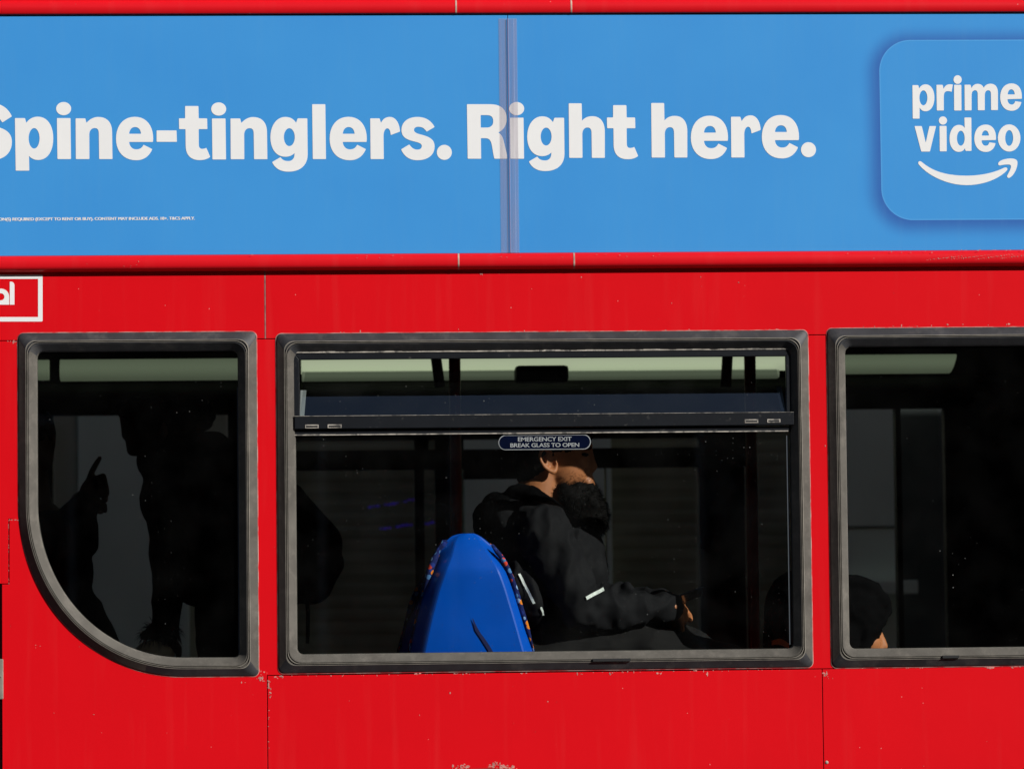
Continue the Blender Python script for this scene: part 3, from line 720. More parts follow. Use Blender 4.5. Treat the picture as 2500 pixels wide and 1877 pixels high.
# ------------------------------------------------------------------ windows
def loop_pts(l, t, r, b, rad, big=None, K=7):
    """closed loop of (x, z): four corners with radii; big = (a, b) radii of an elliptical bottom-left corner"""
    rads = [(rad, rad), (rad, rad), (rad, rad), big or (rad, rad)]
    cs = [(l, t, 1, -1, math.pi, math.pi / 2), (r, t, -1, -1, math.pi / 2, 0), (r, b, -1, 1, 0, -math.pi / 2), (l, b, 1, 1, -math.pi / 2, -math.pi)]
    out = []
    for i, (x, z, dx, dz, a0, a1) in enumerate(cs):
        ra, rb = rads[i]; cx, cz = x + dx * ra, z + dz * rb; k = 40 if (i == 3 and big) else K
        for j in range(k + 1):
            a = a0 + (a1 - a0) * j / k; out.append((cx + ra * math.cos(a), cz + rb * math.sin(a)))
    return out

#        inset(px)  y        corner radius(px)  material of the band that starts here
PROF = [(-1.7, -0.0036, 15), (0.0, -0.0042, 13), (1.0, -0.0050, 13), (2.6, -0.0072, 14), (19.0, -0.0200, 23), (20.4, -0.0205, 25), (21.2, -0.0170, 26), (22.3, -0.0170, 27), (23.0, -0.0210, 28),
        (24.0, -0.0210, 29), (24.7, -0.0175, 29), (25.4, -0.0175, 30), (26.0, -0.0205, 30), (27.5, -0.0200, 30), (42.5, -0.0035, 22), (45.5, 0.0035, 16), (46.5, 0.012, 14)]
def rubber(l, t, r, b, big=None, name='window', worn=None):
    bm = bmesh.new(); rings = []
    for ins, y, rad in PROF:
        d = ins * PX
        bg_ = (big[0] - d, big[1] - d) if big else None
        pts = loop_pts(l + d, t - d, r - d, b + d, max(rad * PX, 0.004), bg_)
        rings.append([bm.verts.new((p[0] + 0.0011 * noise.noise(Vector((p[0] * 5, p[1] * 5, 3))), y, p[1] + 0.0014 * noise.noise(Vector((p[0] * 4, p[1] * 4, 9))))) for p in pts])
    n = len(rings[0])
    for i in range(len(rings) - 1):
        for k in range(n):
            j = (k + 1) % n
            f = bm.faces.new((rings[i][k], rings[i][j], rings[i + 1][j], rings[i + 1][k]))
            c = f.calc_center_median()
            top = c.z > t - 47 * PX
            bot = c.z < b + 24 * PX and i < 6  # top band and lower outer band take the darker rubber
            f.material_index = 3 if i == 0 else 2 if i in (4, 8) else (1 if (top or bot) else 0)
            f.smooth = True
        for rg in (rings[i],):
            for k in range(n):
                e = bm.edges.get((rg[k], rg[(k + 1) % n]))
                if e: e.smooth = False
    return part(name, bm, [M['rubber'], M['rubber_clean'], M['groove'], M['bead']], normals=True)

def pane(win, poly, y, m, thick=0.005, name='pane'):
    bm = bmesh.new()
    vs = [bm.verts.new((p[0], y, p[1])) for p in poly]
    bm.faces.new(vs); f = bm.faces[:][0] if False else None
    bmesh.ops.triangulate(bm, faces=list(bm.faces))
    return part(name, bm, [m], win)

def edge_reflection(win, x0, x1, z0, z1, y):  # thin pale strip painted as the bright reflection along the glass edge
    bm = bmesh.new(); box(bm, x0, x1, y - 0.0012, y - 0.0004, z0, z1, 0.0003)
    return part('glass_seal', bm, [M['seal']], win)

# left window with its curved lower corner
l, r = X(45, py=1000), X(629, py=1230); t, b = Z(812, px=320), Z(1651, px=520)
bigr = (395 * PX, 420 * PX)
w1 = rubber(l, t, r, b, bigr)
d = 45 * PX
w1p = loop_pts(l + d, t - d, r - d, b + d, 0.016, (bigr[0] - d, bigr[1] - d))
pane(w1, w1p, 0.007, M['glass'])
edge_reflection(w1, r - d - 0.0042, r - d - 0.0008, b + d + 0.01, t - d - 0.10, 0.007)
# right window, running out of the frame
l3, t3, b3 = X(2024, py=1230), Z(800, px=2250), Z(1627, px=2250); r3 = l3 + 1.47
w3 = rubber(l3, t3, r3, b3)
pane(w3, loop_pts(l3 + d, t3 - d, r3 - d, b3 + d, 0.016), 0.007, M['glass'])
# a fourth bay beyond, same pattern
# middle window with hopper vent
l2, r2, t2, b2 = X(677, py=1230), X(1978, py=1230), Z(811, px=1250), Z(1637, px=1250)
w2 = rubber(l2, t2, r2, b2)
li, ri, ti, bi = l2 + d, r2 - d, t2 - d, b2 + d
zt1, zt2 = Z(1011, px=1250), Z(1043, px=1250); zs1, zs2 = Z(1045.5, px=1250), Z(1058.5, px=1250)
zh0, zh1 = Z(857.5, px=1250), Z(874, px=1250)
yf = 0.001
bm = bmesh.new()
fl, fr2 = X(717, py=940), X(1935, py=940); ml, mr_ = X(731.5, py=940), X(1919, py=940)
prism(bm, [(fl, zh0), (fr2, zh0), (mr_, zh1), (ml, zh1)], yf - 0.004, 0.02, 0.0012)
prism(bm, [(fl, zt1), (fl, zh0 - 0.0004), (ml - 0.0006, zh1 - 0.0003), (ml - 0.0006, zt1)], yf - 0.004, 0.02, 0.0012)
prism(bm, [(fr2, zh0 - 0.0004), (fr2, zt1), (mr_ + 0.0006, zt1), (mr_ + 0.0006, zh1 - 0.0003)], yf - 0.004, 0.02, 0.0012)
part('vent_frame', bm, [M['alu']], w2)
bm = bmesh.new()                                      # pale worn upper edge of the vent frame
for k in range(60):
    x0 = fl + (fr2 - fl) * k / 60; x1 = fl + (fr2 - fl) * (k + 1) / 60; h = 0.0022 + 0.0022 * noise.noise(Vector((k * .41, 2, 0)))
    box(bm, x0, x1, yf - 0.0062, yf - 0.002, zh0 - 0.001, zh0 + max(h, 0.0008))
part('worn_edge', bm, [M['edge']], w2)
bm = bmesh.new(); box(bm, X(719, py=1020), X(1938, py=1020), yf - 0.012, 0.022, zt2, zt1, 0.0016)
for px in (748, 803):
    a, b_ = U(px, 1037), U(px + 33, 1045)
for (xa, xb, ya, yb2) in ((745, 778, 1037, 1045.5), (800, 834, 1036.5, 1045), (1817, 1850, 1024, 1032.5), (1872, 1904, 1023.5, 1031.5)):
    A, B = U(xa, ya), U(xb, yb2)
    box(bm, A.x, B.x, yf - 0.0134, yf - 0.011, B.z, A.z, 0, 1)
    box(bm, A.x + 0.0028, B.x - 0.0028, yf - 0.0138, yf - 0.0112, B.z + 0.0022, A.z - 0.0022 - 0.0006, 0, 2)
box(bm, X(719, py=1020), X(1936, py=1020), yf - 0.0128, yf - 0.012, zt1 - 0.0016, zt1 - 0.0006, 0, 1)
part('transom', bm, [M['alu'], M['edge'], M['black']], w2)
bm = bmesh.new(); box(bm, X(719, py=1050), X(1936, py=1050), yf - 0.0015, 0.02, zs2, zs1 - 0.0006, 0.0016)
for k in range(48):
    x0, x1 = X(719), X(1925); a = x0 + (x1 - x0) * k / 48; e = x0 + (x1 - x0) * (k + 1) / 48
    h = 0.0026 + 0.0010 * noise.noise(Vector((k * .37, 0, 0)))
    box(bm, a, e, yf - 0.0028, yf - 0.0005, zs2 - 0.0004, zs2 + h, 0, 1)
part('sash_bar', bm, [M['alu'], M['edge']], w2)
# lower pane
pane(w2, [(li - 0.004, bi - 0.004), (ri + 0.004, bi - 0.004), (ri + 0.004, zs2 + 0.004), (li - 0.004, zs2 + 0.004)], 0.0042, M['glass_dirty'])
edge_reflection(w2, ri - 0.0125, ri - 0.0075, bi + 0.012, zs2 - 0.012, 0.0042)
bm = bmesh.new(); a, b_ = U(1446, 1607), U(1538, 1612.5); box(bm, a.x, b_.x, -0.0252, -0.021, b_.z, a.z)
part('drain_slot', bm, [M['black']], w2)
bm = bmesh.new(); a, b_ = U(2298, 1599), U(2338, 1605); box(bm, a.x, b_.x, -0.0252, -0.021, b_.z, a.z)
part('drain_slot', bm, [M['black']], w3)
# hopper pane: hinged at the bottom, leaning inwards, open along its top edge
bm = bmesh.new(); zh_top = Z(906, 0.085)
vs = [bm.verts.new(v) for v in ((ml, 0.012, zt1), (mr_, 0.012, zt1), (mr_ - 0.015, 0.085, zh_top), (ml + 0.015, 0.085, zh_top))]
bm.faces.new(vs); part('vent_pane', bm, [glass('vent_glass', (0.82, 0.85, 0.84), speck=0.35, sscale=66, film=0.005, density=.7, pwr=6, gloss=3.4)], w2)
bm = bmesh.new()
cheek_m = mat('frosted_cheek', (0.20, 0.22, 0.22), rough=0.6)
for xe, s in ((ml, 1), (mr_, -1)):                     # frosted side cheeks that close the gap
    bm = bmesh.new()
    vs = [bm.verts.new(v) for v in ((xe, 0.012, zt1), (xe + s * 0.012, 0.014, zt1), (xe + s * 0.018, 0.078, Z(948, 0.07)), (xe + s * 0.002, 0.078, Z(948, 0.07)))]
    bm.faces.new(vs); part('vent_cheek', bm, [cheek_m], w2)
# emergency sticker on the lower pane
bm = bmesh.new(); ys = 0.0030
def pill(g):
    x0, x1, z0, z1 = 1217 + g, 1442.5 - g, 1061 + g, 1097.5 - g; rr = (z1 - z0) * .48; out = []
    for cx, a0 in ((x1 - rr, -90), (x0 + rr, 90)):
        for k in range(13): out.append((cx + rr * math.cos(R(a0 + 15 * k)), (z0 + z1) / 2 + (z1 - z0) / 2 * math.sin(R(a0 + 15 * k))))
    return [(p[0], p[1] + (1330 - p[0]) * .0085) for p in out]
flat(bm, [pill(0)], ys, 1); flat(bm, [pill(1.9)], ys - 0.0005, 0)
A, B = U(1264.5, 1077.5, ys), U(1395.5, 1066, ys)
text_mesh(bm, "EMERGENCY EXIT", A.x, B.x, A.z, B.z, ys - 0.001, 1, 0.014)
A, B = U(1246, 1092, ys), U(1414, 1080.5, ys)
text_mesh(bm, "BREAK GLASS TO OPEN", A.x, B.x, A.z, B.z, ys - 0.001, 1, 0.014)
part('emergency_sticker', bm, [M['navy'], M['stickergrey']], w2)

# ------------------------------------------------------------------ bus structure behind the panels and interior
zfl, zce = 0.36, 2.37
bm = bmesh.new()
zlow = Z(1620); zhi = Z(832)
def wallbox(x0, x1, z0, z1): box(bm, x0, x1, 0.0035, 0.055, z0, z1)
wallbox(XREAR, XR, zb, Z(1700)); wallbox(sx1, XR, Z(1700), Z(1622)); wallbox(X(400), sx1, Z(1700), Z(1640))
wallbox(XREAR, XR, zhi, 4.25)
wallbox(X(592), X(716), Z(1640), zhi); wallbox(X(1938), X(2064), Z(1640), zhi); wallbox(XREAR, X(78), Z(1500), zhi); wallbox(r3 - d, XR, zb, zhi)
wallbox(XREAR, X(78), Z(1700), Z(1500))
# curved corner fillet behind the left window
cur = [q for q in w1p if q[1] < Z(1255) and q[0] < X(470)]
fil = [(q[0] + 0.002, q[1] - 0.002) for q in cur] + [(X(70), Z(1262))]
fil = [(q[0], q[1]) for q in cur]; fil += [(X(78), Z(1230)), (X(78), Z(1699)), (X(430), Z(1699))]
prism(bm, fil, 0.009, 0.05)
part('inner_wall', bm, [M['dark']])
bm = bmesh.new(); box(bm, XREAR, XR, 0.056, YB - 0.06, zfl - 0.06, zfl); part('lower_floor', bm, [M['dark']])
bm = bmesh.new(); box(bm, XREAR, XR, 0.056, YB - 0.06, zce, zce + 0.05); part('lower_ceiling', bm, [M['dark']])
bm = bmesh.new(); box(bm, XREAR - .04, XREAR, 0, YB, zb, 4.3); part('end_wall', bm, [M['red']])
bm = bmesh.new(); box(bm, XR, XR + .04, 0, YB, zb, 4.3); part('end_wall', bm, [M['red']])
bm = bmesh.new(); box(bm, XREAR - .04, XR + .04, 0.0, YB, 4.25, 4.36, 0.03); part('roof', bm, [M['red']])
# upper deck side above the advert: red band, dark glazing band
bm = bmesh.new(); box(bm, XREAR, XR, YP, 0.003, ztop + 0.036, ztop + 0.20, 0.001); box(bm, XREAR, XR, YP, 0.003, 3.98, 4.27, 0.001); part('upper_panel', bm, [M['red']])
bm = bmesh.new(); box(bm, XREAR, XR, -0.002, 0.003, ztop + 0.201, 3.979); part('upper_window', bm, [M['windark']])
# raised platform (wheel box) the seats stand on
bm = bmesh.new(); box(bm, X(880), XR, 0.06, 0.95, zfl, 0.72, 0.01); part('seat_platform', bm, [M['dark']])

# wheels
for wx in (X(300), XR - 1.2):
    bm = bmesh.new()
    prof = [(0.0, 0.26), (0.0, 0.46), (0.03, 0.5), (0.24, 0.5), (0.27, 0.46), (0.27, 0.26)]
    ring = [[bm.verts.new((wx + rr * math.cos(a), 0.05 + yy, 0.5 + rr * math.sin(a))) for yy, rr in prof] for a in [k * 2 * math.pi / 32 for k in range(32)]]
    for i in range(32):
        for k in range(5): bm.faces.new((ring[i][k], ring[i][k + 1], ring[(i + 1) % 32][k + 1], ring[(i + 1) % 32][k]))
    wh = part('wheel', bm, [M['black']], smooth=True)
    bm = bmesh.new(); bmesh.ops.create_cone(bm, cap_ends=True, segments=32, radius1=0.265, radius2=0.2, depth=0.12, matrix=Matrix.Translation((wx, 0.12, 0.5)) @ Matrix.Rotation(R(90), 4, 'X'))
    part('rim', bm, [M['alu']], wh)

# far side wall with its window openings
yw = YB - 0.06
bm = bmesh.new()
def fw(px0, px1, py0, py1, m=0):
    a, b_ = U(px0, py0, yw), U(px1, py1, yw); box(bm, a.x, b_.x, yw, YB, b_.z, a.z, 0, m)
fw(-3200, 5200, 600, 972)                                # header
fw(-3200, 133, 971, 2300); fw(556, 640, 971, 2300)
fw(641, 1840, 971, 1066); fw(641, 1840, 1101, 1138)
fw(1012, 1046, 1067, 1100); fw(1012, 1046, 1139, 2300); fw(1062, 1132, 1139, 2300); fw(1062, 1132, 1067, 1100); fw(1480, 1492, 1139, 2300, 1)
fw(1133, 1265, 1139, 1168); fw(1706, 1834, 1067, 1100); fw(1706, 1834, 1139, 2300)
fw(2198, 2208, 971, 2300); fw(2305, 5200, 971, 2300)
fw(641, 1011, 1760, 2300); fw(1133, 1479, 1760, 2300); fw(1493, 1705, 1760, 2300); fw(1835, 2197, 1760, 2300); fw(2209, 2304, 1760, 2300); fw(134, 555, 1760, 2300)
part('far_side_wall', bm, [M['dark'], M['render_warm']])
for (px0, px1, py0, py1) in ((134, 555, 973, 1759), (641, 1705, 1067, 1759), (1835, 2304, 973, 1759)):
    a, b_ = U(px0, py0, YB - 0.03), U(px1, py1, YB - 0.03)
    bm = bmesh.new(); vs = [bm.verts.new(v) for v in ((a.x, YB - .03, b_.z), (b_.x, YB - .03, b_.z), (b_.x, YB - .03, a.z), (a.x, YB - .03, a.z))]; bm.faces.new(vs)
    part('far_window', bm, [M['glass_far']])

# ceiling light diffusers along the far side
def strip(px0, px1, y0, y1, depth, m, bulge=0.012, name='ceiling_light', slant=0):
    bm = bmesh.new(); A, B = U(px0, y0, depth), U(px1, y1, depth); zc, h = (A.z + B.z) / 2, (A.z - B.z) / 2; n = 10
    prof = [(depth + 0.05 - (0.05 + bulge) * math.cos(a) ** .5 if abs(math.cos(a)) > 1e-6 else depth + 0.05, zc + h * math.sin(a)) for a in [-math.pi / 2 + math.pi * k / n for k in range(n + 1)]]
    extrude_x(bm, prof, A.x, B.x)
    for v in bm.verts:
        if slant and v.co.x > B.x - 0.001: v.co.x -= slant * (zc + h - v.co.z) / (2 * h)
    for f in bm.faces: f.smooth = len(f.verts) == 4
    return part(name, bm, [m])
strip(60, 118, 877, 926, 1.6, M['strip_dim']); strip(146, 640, 876, 925, 1.6, M['strip_dim'])
strip(735, 1925, 868, 902, 1.55, M['strip'])
strip(737, 1268, 906, 925, 1.5, M['strip_dim']); strip(1388, 1902, 905, 922, 1.5, M['strip_dim'])
strip(2000, 2338, 865, 909, 1.6, M['strip_dim'], slant=0.02)
bm = bmesh.new(); a, b_ = U(1258, 893, 1.4), U(1388, 932, 1.4); box(bm, a.x, b_.x, 1.38, 1.48, b_.z, a.z, 0.012); part('loudspeaker_box', bm, [M['black']])
# grab poles, slanted dark bars beside them
def pole(px, y, z0, z1, r=0.0175, m='pole'):
    bm = bmesh.new(); x = X(px, y); tube(bm, [(x, y, z0), (x, y, z1)], r, 16); part('grab_pole', bm, [M[m]])
pole(1112, 1.2, zfl, zce, 0.018); pole(1834, 1.2, zfl, zce, 0.018)
for px, k in ((1064, 10), (1776, -4)):
    bm = bmesh.new(); A, B = U(px - k * .4, 840, 1.3), U(px + k, 945, 1.3); tube(bm, [A, B], 0.017, 12); part('ceiling_strut', bm, [M['black']])
# horizontal dark ceiling rail under the lights
bm = bmesh.new(); extrude_x(bm, [(1.75, Z(925, 1.75)), (1.70, Z(930, 1.7)), (1.70, Z(968, 1.7)), (1.85, Z(968, 1.85))], XREAR, XR); part('ceiling_cove', bm, [M['dark']])

# seats with a blue plastic back towards the window and patterned cushions -------------------------------------
SEAT = [(5, 1530), (52, 1300), (100, 1090), (180, 790), (260, 560), (320, 405), (380, 300), (435, 210), (490, 150), (540, 122), (600, 108), (680, 98), (740, 95), (790, 104), (830, 120), (880, 150), (930, 190), (1000, 250), (1060, 320), (1110, 380), (1150, 440), (1200, 545), (1240, 640), (1290, 785), (1330, 920), (1380, 1085), (1430, 1260), (1500, 1510)]
SEAT = [(1000 + p[0] / 4.885, 1280 + p[1] / 4.885) for p in SEAT]
def make_seat(y0, dx=0.0, dz=0.0):
    """shell outline is a rounded tapering arch; the back is a raised faceted panel with bevelled flanks"""
    o = [U(p[0], p[1], y0) for p in SEAT]
    dl = (o[0] - o[1]); dr = (o[-1] - o[-2])
    zlow = 1.05
    o = [o[0] + dl * ((o[0].z - zlow) / -dl.z)] + o + [o[-1] + dr * ((o[-1].z - zlow) / -dr.z)]
    cx = sum(v.x for v in o) / len(o); n = len(o); topz = max(v.z for v in o); kt = max(range(n), key=lambda k: o[k].z)
    def at_z(side, z):
        q = o[:kt + 1] if side < 0 else o[kt:][::-1]
        for i in range(len(q) - 1):
            if q[i].z <= z <= q[i + 1].z: return q[i].x + (q[i + 1].x - q[i].x) * (z - q[i].z) / max(1e-9, q[i + 1].z - q[i].z)
        return q[-1].x
    zk = U(1100, 1396, y0).z
    zs_ = [zlow + (topz - 0.0015 - zlow) * math.sin(math.pi / 2 * k / 46) for k in range(47)]
    bm = bmesh.new(); rows = []
    for z in zs_:
        xl, xr = at_z(-1, z), at_z(1, z); wd = xr - xl; row = []
        fl_, fr_2 = min(0.040, wd * .22), min(0.034, wd * .2)
        back = max(0.0, z - zk) ** 1.25 * 0.75 - max(0.0, zk - z) * 0.02
        t_ = min(1, (topz - z) / 0.05)
        for x, y in ((xl, .060), (xl + .0012, .048), (xl + min(.005, wd * .04), .036 - .004 * t_), (xl + fl_ - .003, .0145 - .008 * t_), (xl + fl_ + .002, .0115 - .008 * t_), (xl + wd * .38, .008 - .008 * t_), (xl + wd * .5, .008 - .009 * t_), (xl + wd * .62, .008 - .008 * t_), (xr - fr_2 - .002, .0115 - .008 * t_), (xr - fr_2 + .003, .0145 - .008 * t_), (xr - min(.005, wd * .04), .036 - .004 * t_), (xr - .0012, .048), (xr, .060)):
            row.append(bm.verts.new((x + dx, y0 + min(.06, y + back), z + dz)))
        rows.append(row)
    for i in range(len(rows) - 1):
        for k in range(12):
            f = bm.faces.new((rows[i][k], rows[i][k + 1], rows[i + 1][k + 1], rows[i + 1][k])); f.smooth = True
        for k in (3, 4, 8, 9):
            e = bm.edges.get((rows[i][k], rows[i + 1][k]))
            if e: e.smooth = False
    bm.faces.new(rows[-1])
    seat = part('seat', bm, [M['seatblue']])
    bm = bmesh.new()                                       # moquette cushion in front of the shell, showing round its edge
    f = []
    for i, v in enumerate(o):
        a_, b2_ = o[max(i - 1, 0)], o[min(i + 1, n - 1)]; t_ = (b2_ - a_).normalized(); nr = Vector((-t_.z, 0, t_.x))
        k = .012 if i < kt - 4 else (.006 if i > kt + 4 else -.006)
        if v.z < 1.55: k *= .4
        f.append(v + nr * k + Vector((dx, 0, dz)))
    prism(bm, [(v.x, v.z) for v in f], y0 + 0.058, y0 + 0.095, 0.012)
    for sgn in (-1, 1):
        q = [v + Vector((dx + sgn * (.004 if sgn < 0 else -.0035), 0, dz)) for v in (o[:kt - 5] if sgn < 0 else o[kt + 5:][::-1]) if v.z > (1.54 if sgn < 0 else 1.30)]
        m_ = len(q); r_ = .0098 if sgn < 0 else .0068
        tube(bm, [(v.x, y0 + .026, v.z) for v in q], [r_ * min(1, .25 + 1.0 * min(i, m_ - 1 - i)) for i in range(m_)], 10)
    part('back_cushion', bm, [M['moquette']], seat)
    bm = bmesh.new(); box(bm, cx + dx - 0.2, cx + dx + 0.2, y0 + 0.10, y0 + 0.52, 1.05 + dz, 1.16 + dz, 0.03); part('seat_cushion', bm, [M['moquette']], seat)
    bm = bmesh.new(); tube(bm, [(cx + dx, y0 + 0.3, 0.72), (cx + dx, y0 + 0.3, 1.05 + dz)], 0.035, 12); part('seat_leg', bm, [M['black']], seat)
    # narrow dark streak on the shell
    if dx == 0:
        bm = bmesh.new()
        flat(bm, [[(1152.6, 1508), (1156, 1512), (1165, 1531), (1174, 1546), (1182, 1556), (1195, 1575), (1208, 1598), (1198, 1598), (1184, 1575), (1172, 1556), (1160, 1538)]], y0 - 0.0072, 0)
        part('scratch', bm, [mat('scratch_navy', (0.002, 0.006, 0.07), rough=0.6)], seat)
    return seat
make_seat(0.07)
make_seat(0.62, dx=-0.055, dz=-0.10)

# ------------------------------------------------------------------ people
def P(px, py, y): return U(px, py, y)

# bearded man, seen from his right side, facing right
man = thing('person', 'bearded man seated behind the blue seat back, in a black jacket with reflective piping', 'person', (X(1330, .45), .45, 1.1))
MC = .385
def mk(fn, *a, **k): return fn(*a, **k)
rear = MC - .0
ears = []
ax = [(1347, 1103), (1338, 1097), (1327, 1096), (1319, 1103), (1318, 1114), (1322, 1127), (1329, 1139), (1340, 1148), (1351, 1153), (1357, 1148), (1358, 1138)]
ears.append(('l', [P(px, py, MC - .088 + .010 * (abs(i - 5) / 5)) for i, (px, py) in enumerate(ax)], [.0042, .0045, .005, .005, .005, .0052, .0058, .0068, .0068, .006, .005]))
ears.append(('l', [P(1342, 1108, MC - .078), P(1333, 1118, MC - .080), P(1338, 1134, MC - .080)], [.003, .0034, .0034]))
ears.append(('e', P(1340, 1125, MC - .070), (.020, .006, .031), (0, R(-12), 0)))
ears.append(('c', P(1357, 1125, MC - .080), .0042, P(1360, 1136, MC - .078), .005))
body = ears + [
    ('e', P(1352, 1092, MC), (.100, .076, .108), (0, R(-8), 0)),
    ('e', P(1385, 1140, MC), (.068, .064, .086), (0, R(12), 0)),
    ('e', P(1410, 1128, MC - .03), (.032, .032, .030)), ('e', P(1410, 1128, MC + .03), (.032, .032, .030)),
    ('e', P(1424, 1088, MC), (.027, .052, .017)),
    ('l', [P(1440, 1102, MC), P(1444, 1121, MC), P(1449, 1139, MC), P(1441, 1150, MC)], [.009, .010, .0115, .010]),
    ('c', P(1442, 1146, MC - .012), .008, P(1442, 1146, MC + .012), .008),
    ('e', P(1426, 1112, MC - .034), (.012, .013, .010)), ('e', P(1426, 1112, MC + .034), (.012, .013, .010)),
    ('e', P(1432, 1182, MC), (.024, .036, .036)),
    ('c', P(1441, 1170, MC - .012), .0085, P(1441, 1170, MC + .012), .0085), ('c', P(1439, 1179, MC - .010), .0085, P(1439, 1179, MC + .010), .0085),
    ('e', P(1420, 1212, MC), (.040, .040, .030)),
    ('c', P(1322, 1160, MC), .060, P(1302, 1270, MC), .070),
    ('c', P(1360, 1190, MC), .045, P(1330, 1260, MC), .055),
    ('c', P(1300, 1270, MC), .085, P(1290, 1600, MC), .12),
    ('l', [P(1320, 1290, MC - .17), P(1408, 1478, MC - .20), P(1648, 1480, MC - .12)], [.045, .038, .026]),
    ('l', [P(1320, 1290, MC + .17), P(1408, 1478, MC + .20), P(1636, 1474, MC + .09)], [.045, .038, .026]),
    ('l', [P(1300, 1620, MC - .10), P(1770, 1640, MC - .10), P(1790, 1960, MC - .10)], [.07, .05, .04]),
    ('l', [P(1300, 1620, MC + .11), P(1770, 1640, MC + .11), P(1790, 1960, MC + .11)], [.07, .05, .04]),
]
body += hand_prims(P(1648, 1484, MC - .125), RT * .42 + Vector((0, .9, -.12)), Vector((.9, -.4, .25)), .9, (.7, .75, .8, .85), -1)
body += hand_prims(P(1640, 1474, MC + .06), RT * .12 + Vector((0, -.9, -.05)), Vector((.5, .1, 1)), .9, (.7, .75, .8, .85), 1)
body.append(('l', [P(1600, 1462, MC - .07), P(1612, 1452, MC - .085), P(1624, 1447, MC - .09)], [.011, .010, .009]))
mb = organic('body', body, .0042, [M['skin']], man, smooth=3)
hair = [('e', P(1343, 1078, MC), (.108, .083, .100), (0, R(-14), 0)), ('e', P(1305, 1120, MC), (.060, .074, .080), (0, R(10), 0)), ('c', P(1362, 1080, MC - .066), .018, P(1369, 1112, MC - .064), .010), ('e', P(1300, 1160, MC), (.045, .056, .050)),
        ('e', P(1405, 1052, MC), (.055, .070, .040)), ('e', P(1385, 1072, MC - .028), (.052, .050, .036))]
organic('hair', hair, .006, [M['hair']], man, smooth=2, wrinkle=.004, wscale=40)
bd = [('e', P(1420, 1222, MC), (.058, .060, .050)), ('e', P(1438, 1258, MC), (.055, .055, .060), (0, R(20), 0)), ('e', P(1448, 1272, MC), (.042, .050, .046)), ('e', P(1432, 1284, MC), (.034, .045, .034)), ('c', P(1425, 1205, MC - .045), .02, P(1452, 1235, MC - .03), .025),
      ('l', [P(1377, 1192, MC - .055), P(1384, 1204, MC - .056), P(1402, 1216, MC - .052)], [.016, .024, .030]),
      ('l', [P(1377, 1192, MC + .055), P(1384, 1204, MC + .056), P(1402, 1216, MC + .052)], [.016, .024, .030]),
      ('c', P(1437, 1190, MC - .026), .018, P(1437, 1190, MC + .026), .018), ('e', P(1412, 1190, MC - .045), (.024, .014, .018))]
beard = organic('beard', bd, .005, [M['hair']], man, smooth=3, wrinkle=.003, wscale=34)
def fuzz(me, n, ln, r, bias=Vector((0, 0, -.4)), region=None):
    """fine tapering hairs standing off a surface"""
    b2 = bmesh.new(); polys = me.polygons; N = len(polys); c = 0
    while c < n:
        p = polys[random.randrange(N)]; v = p.center.copy()
        c += 1
        if region and not region(v): continue
        d = (p.normal + bias + Vector((random.uniform(-.5, .5), random.uniform(-.5, .5), random.uniform(-.5, .5)))).normalized()
        L = ln * random.uniform(.4, 1.1); s = d.orthogonal().normalized() * r; q = v + d * L * .55 + bias * L * .1; e = v + d * L + bias * L * .35
        f = [b2.verts.new(x) for x in (v - s - d * .004, v + s - d * .004, q + s * .7, e, q - s * .7)]; b2.faces.new(f)
    return b2
o = from_bm('beard_fringe', fuzz(beard.data, 4200, .014, .0007), [M['hair']], beard, normals=False)

def near_jaw(v):
    q = v - CAM; t_ = FPX / q.dot(FW); px, py = 1250 + q.dot(RT) * t_, 938.5 - q.dot(UP) * t_
    return v.y < MC and 1360 < px < 1446 and 1140 < py < 1215 and random.random() < ((py - 1135) / 50) ** 1.5
from_bm('stubble', fuzz(mb.data, 200000, .0045, .00055, Vector((0, 0, -.5)), near_jaw), [M['hair']], mb, normals=False)
organic('eye', [('e', P(1427, 1110, MC - .046), (.013, .008, .0055))], .0025, [M['hair']], man, smooth=1)
organic('eyebrow', [('l', [P(1412, 1093, MC - .054), P(1426, 1089, MC - .048), P(1440, 1093, MC - .030)], [.005, .007, .006])], .003, [M['hair']], man, smooth=1)
JK = [
    ('e', P(1255, 1290, MC), (.120, .185, .085), (0, R(24), 0)), ('e', P(1300, 1345, MC), (.150, .195, .150)), ('e', P(1340, 1400, MC), (.165, .180, .150)),
    ('e', P(1350, 1480, MC), (.165, .185, .150)), ('e', P(1320, 1570, MC), (.16, .19, .12)), ('e', P(1388, 1358, MC), (.100, .150, .105), (0, R(35), 0)),
    ('e', P(1322, 1290, MC - .155), (.085, .075, .075), (0, R(20), 0)), ('e', P(1322, 1290, MC + .155), (.085, .075, .075)),
    ('l', [P(1325, 1300, MC - .175), P(1378, 1400, MC - .205), P(1420, 1482, MC - .215), P(1500, 1490, MC - .185), P(1630, 1483, MC - .13)], [.078, .072, .062, .055, .041]),
    ('e', P(1430, 1480, MC - .21), (.062, .055, .052)), ('e', P(1292, 1448, MC - .165), (.055, .075, .115), (0, R(-28), 0)),
    ('l', [P(1325, 1300, MC + .175), P(1408, 1478, MC + .205), P(1615, 1474, MC + .11)], [.075, .062, .044]),
    ('e', P(1500, 1462, MC - .17), (.060, .045, .048), (0, R(10), 0)),
    ('l', [P(1598, 1452, MC - .09), P(1625, 1457, MC - .095), P(1650, 1470, MC - .105)], [.014, .015, .016]),
    ('l', [P(1510, 1455, MC - .20), P(1535, 1440, MC - .20), P(1528, 1428, MC - .20)], [.016, .013, .010]),
]
jk = organic('jacket', JK, .0062, [M['jacket']], man, smooth=3, wrinkle=.015, wscale=12, wdir=(1.2, 1, .75))
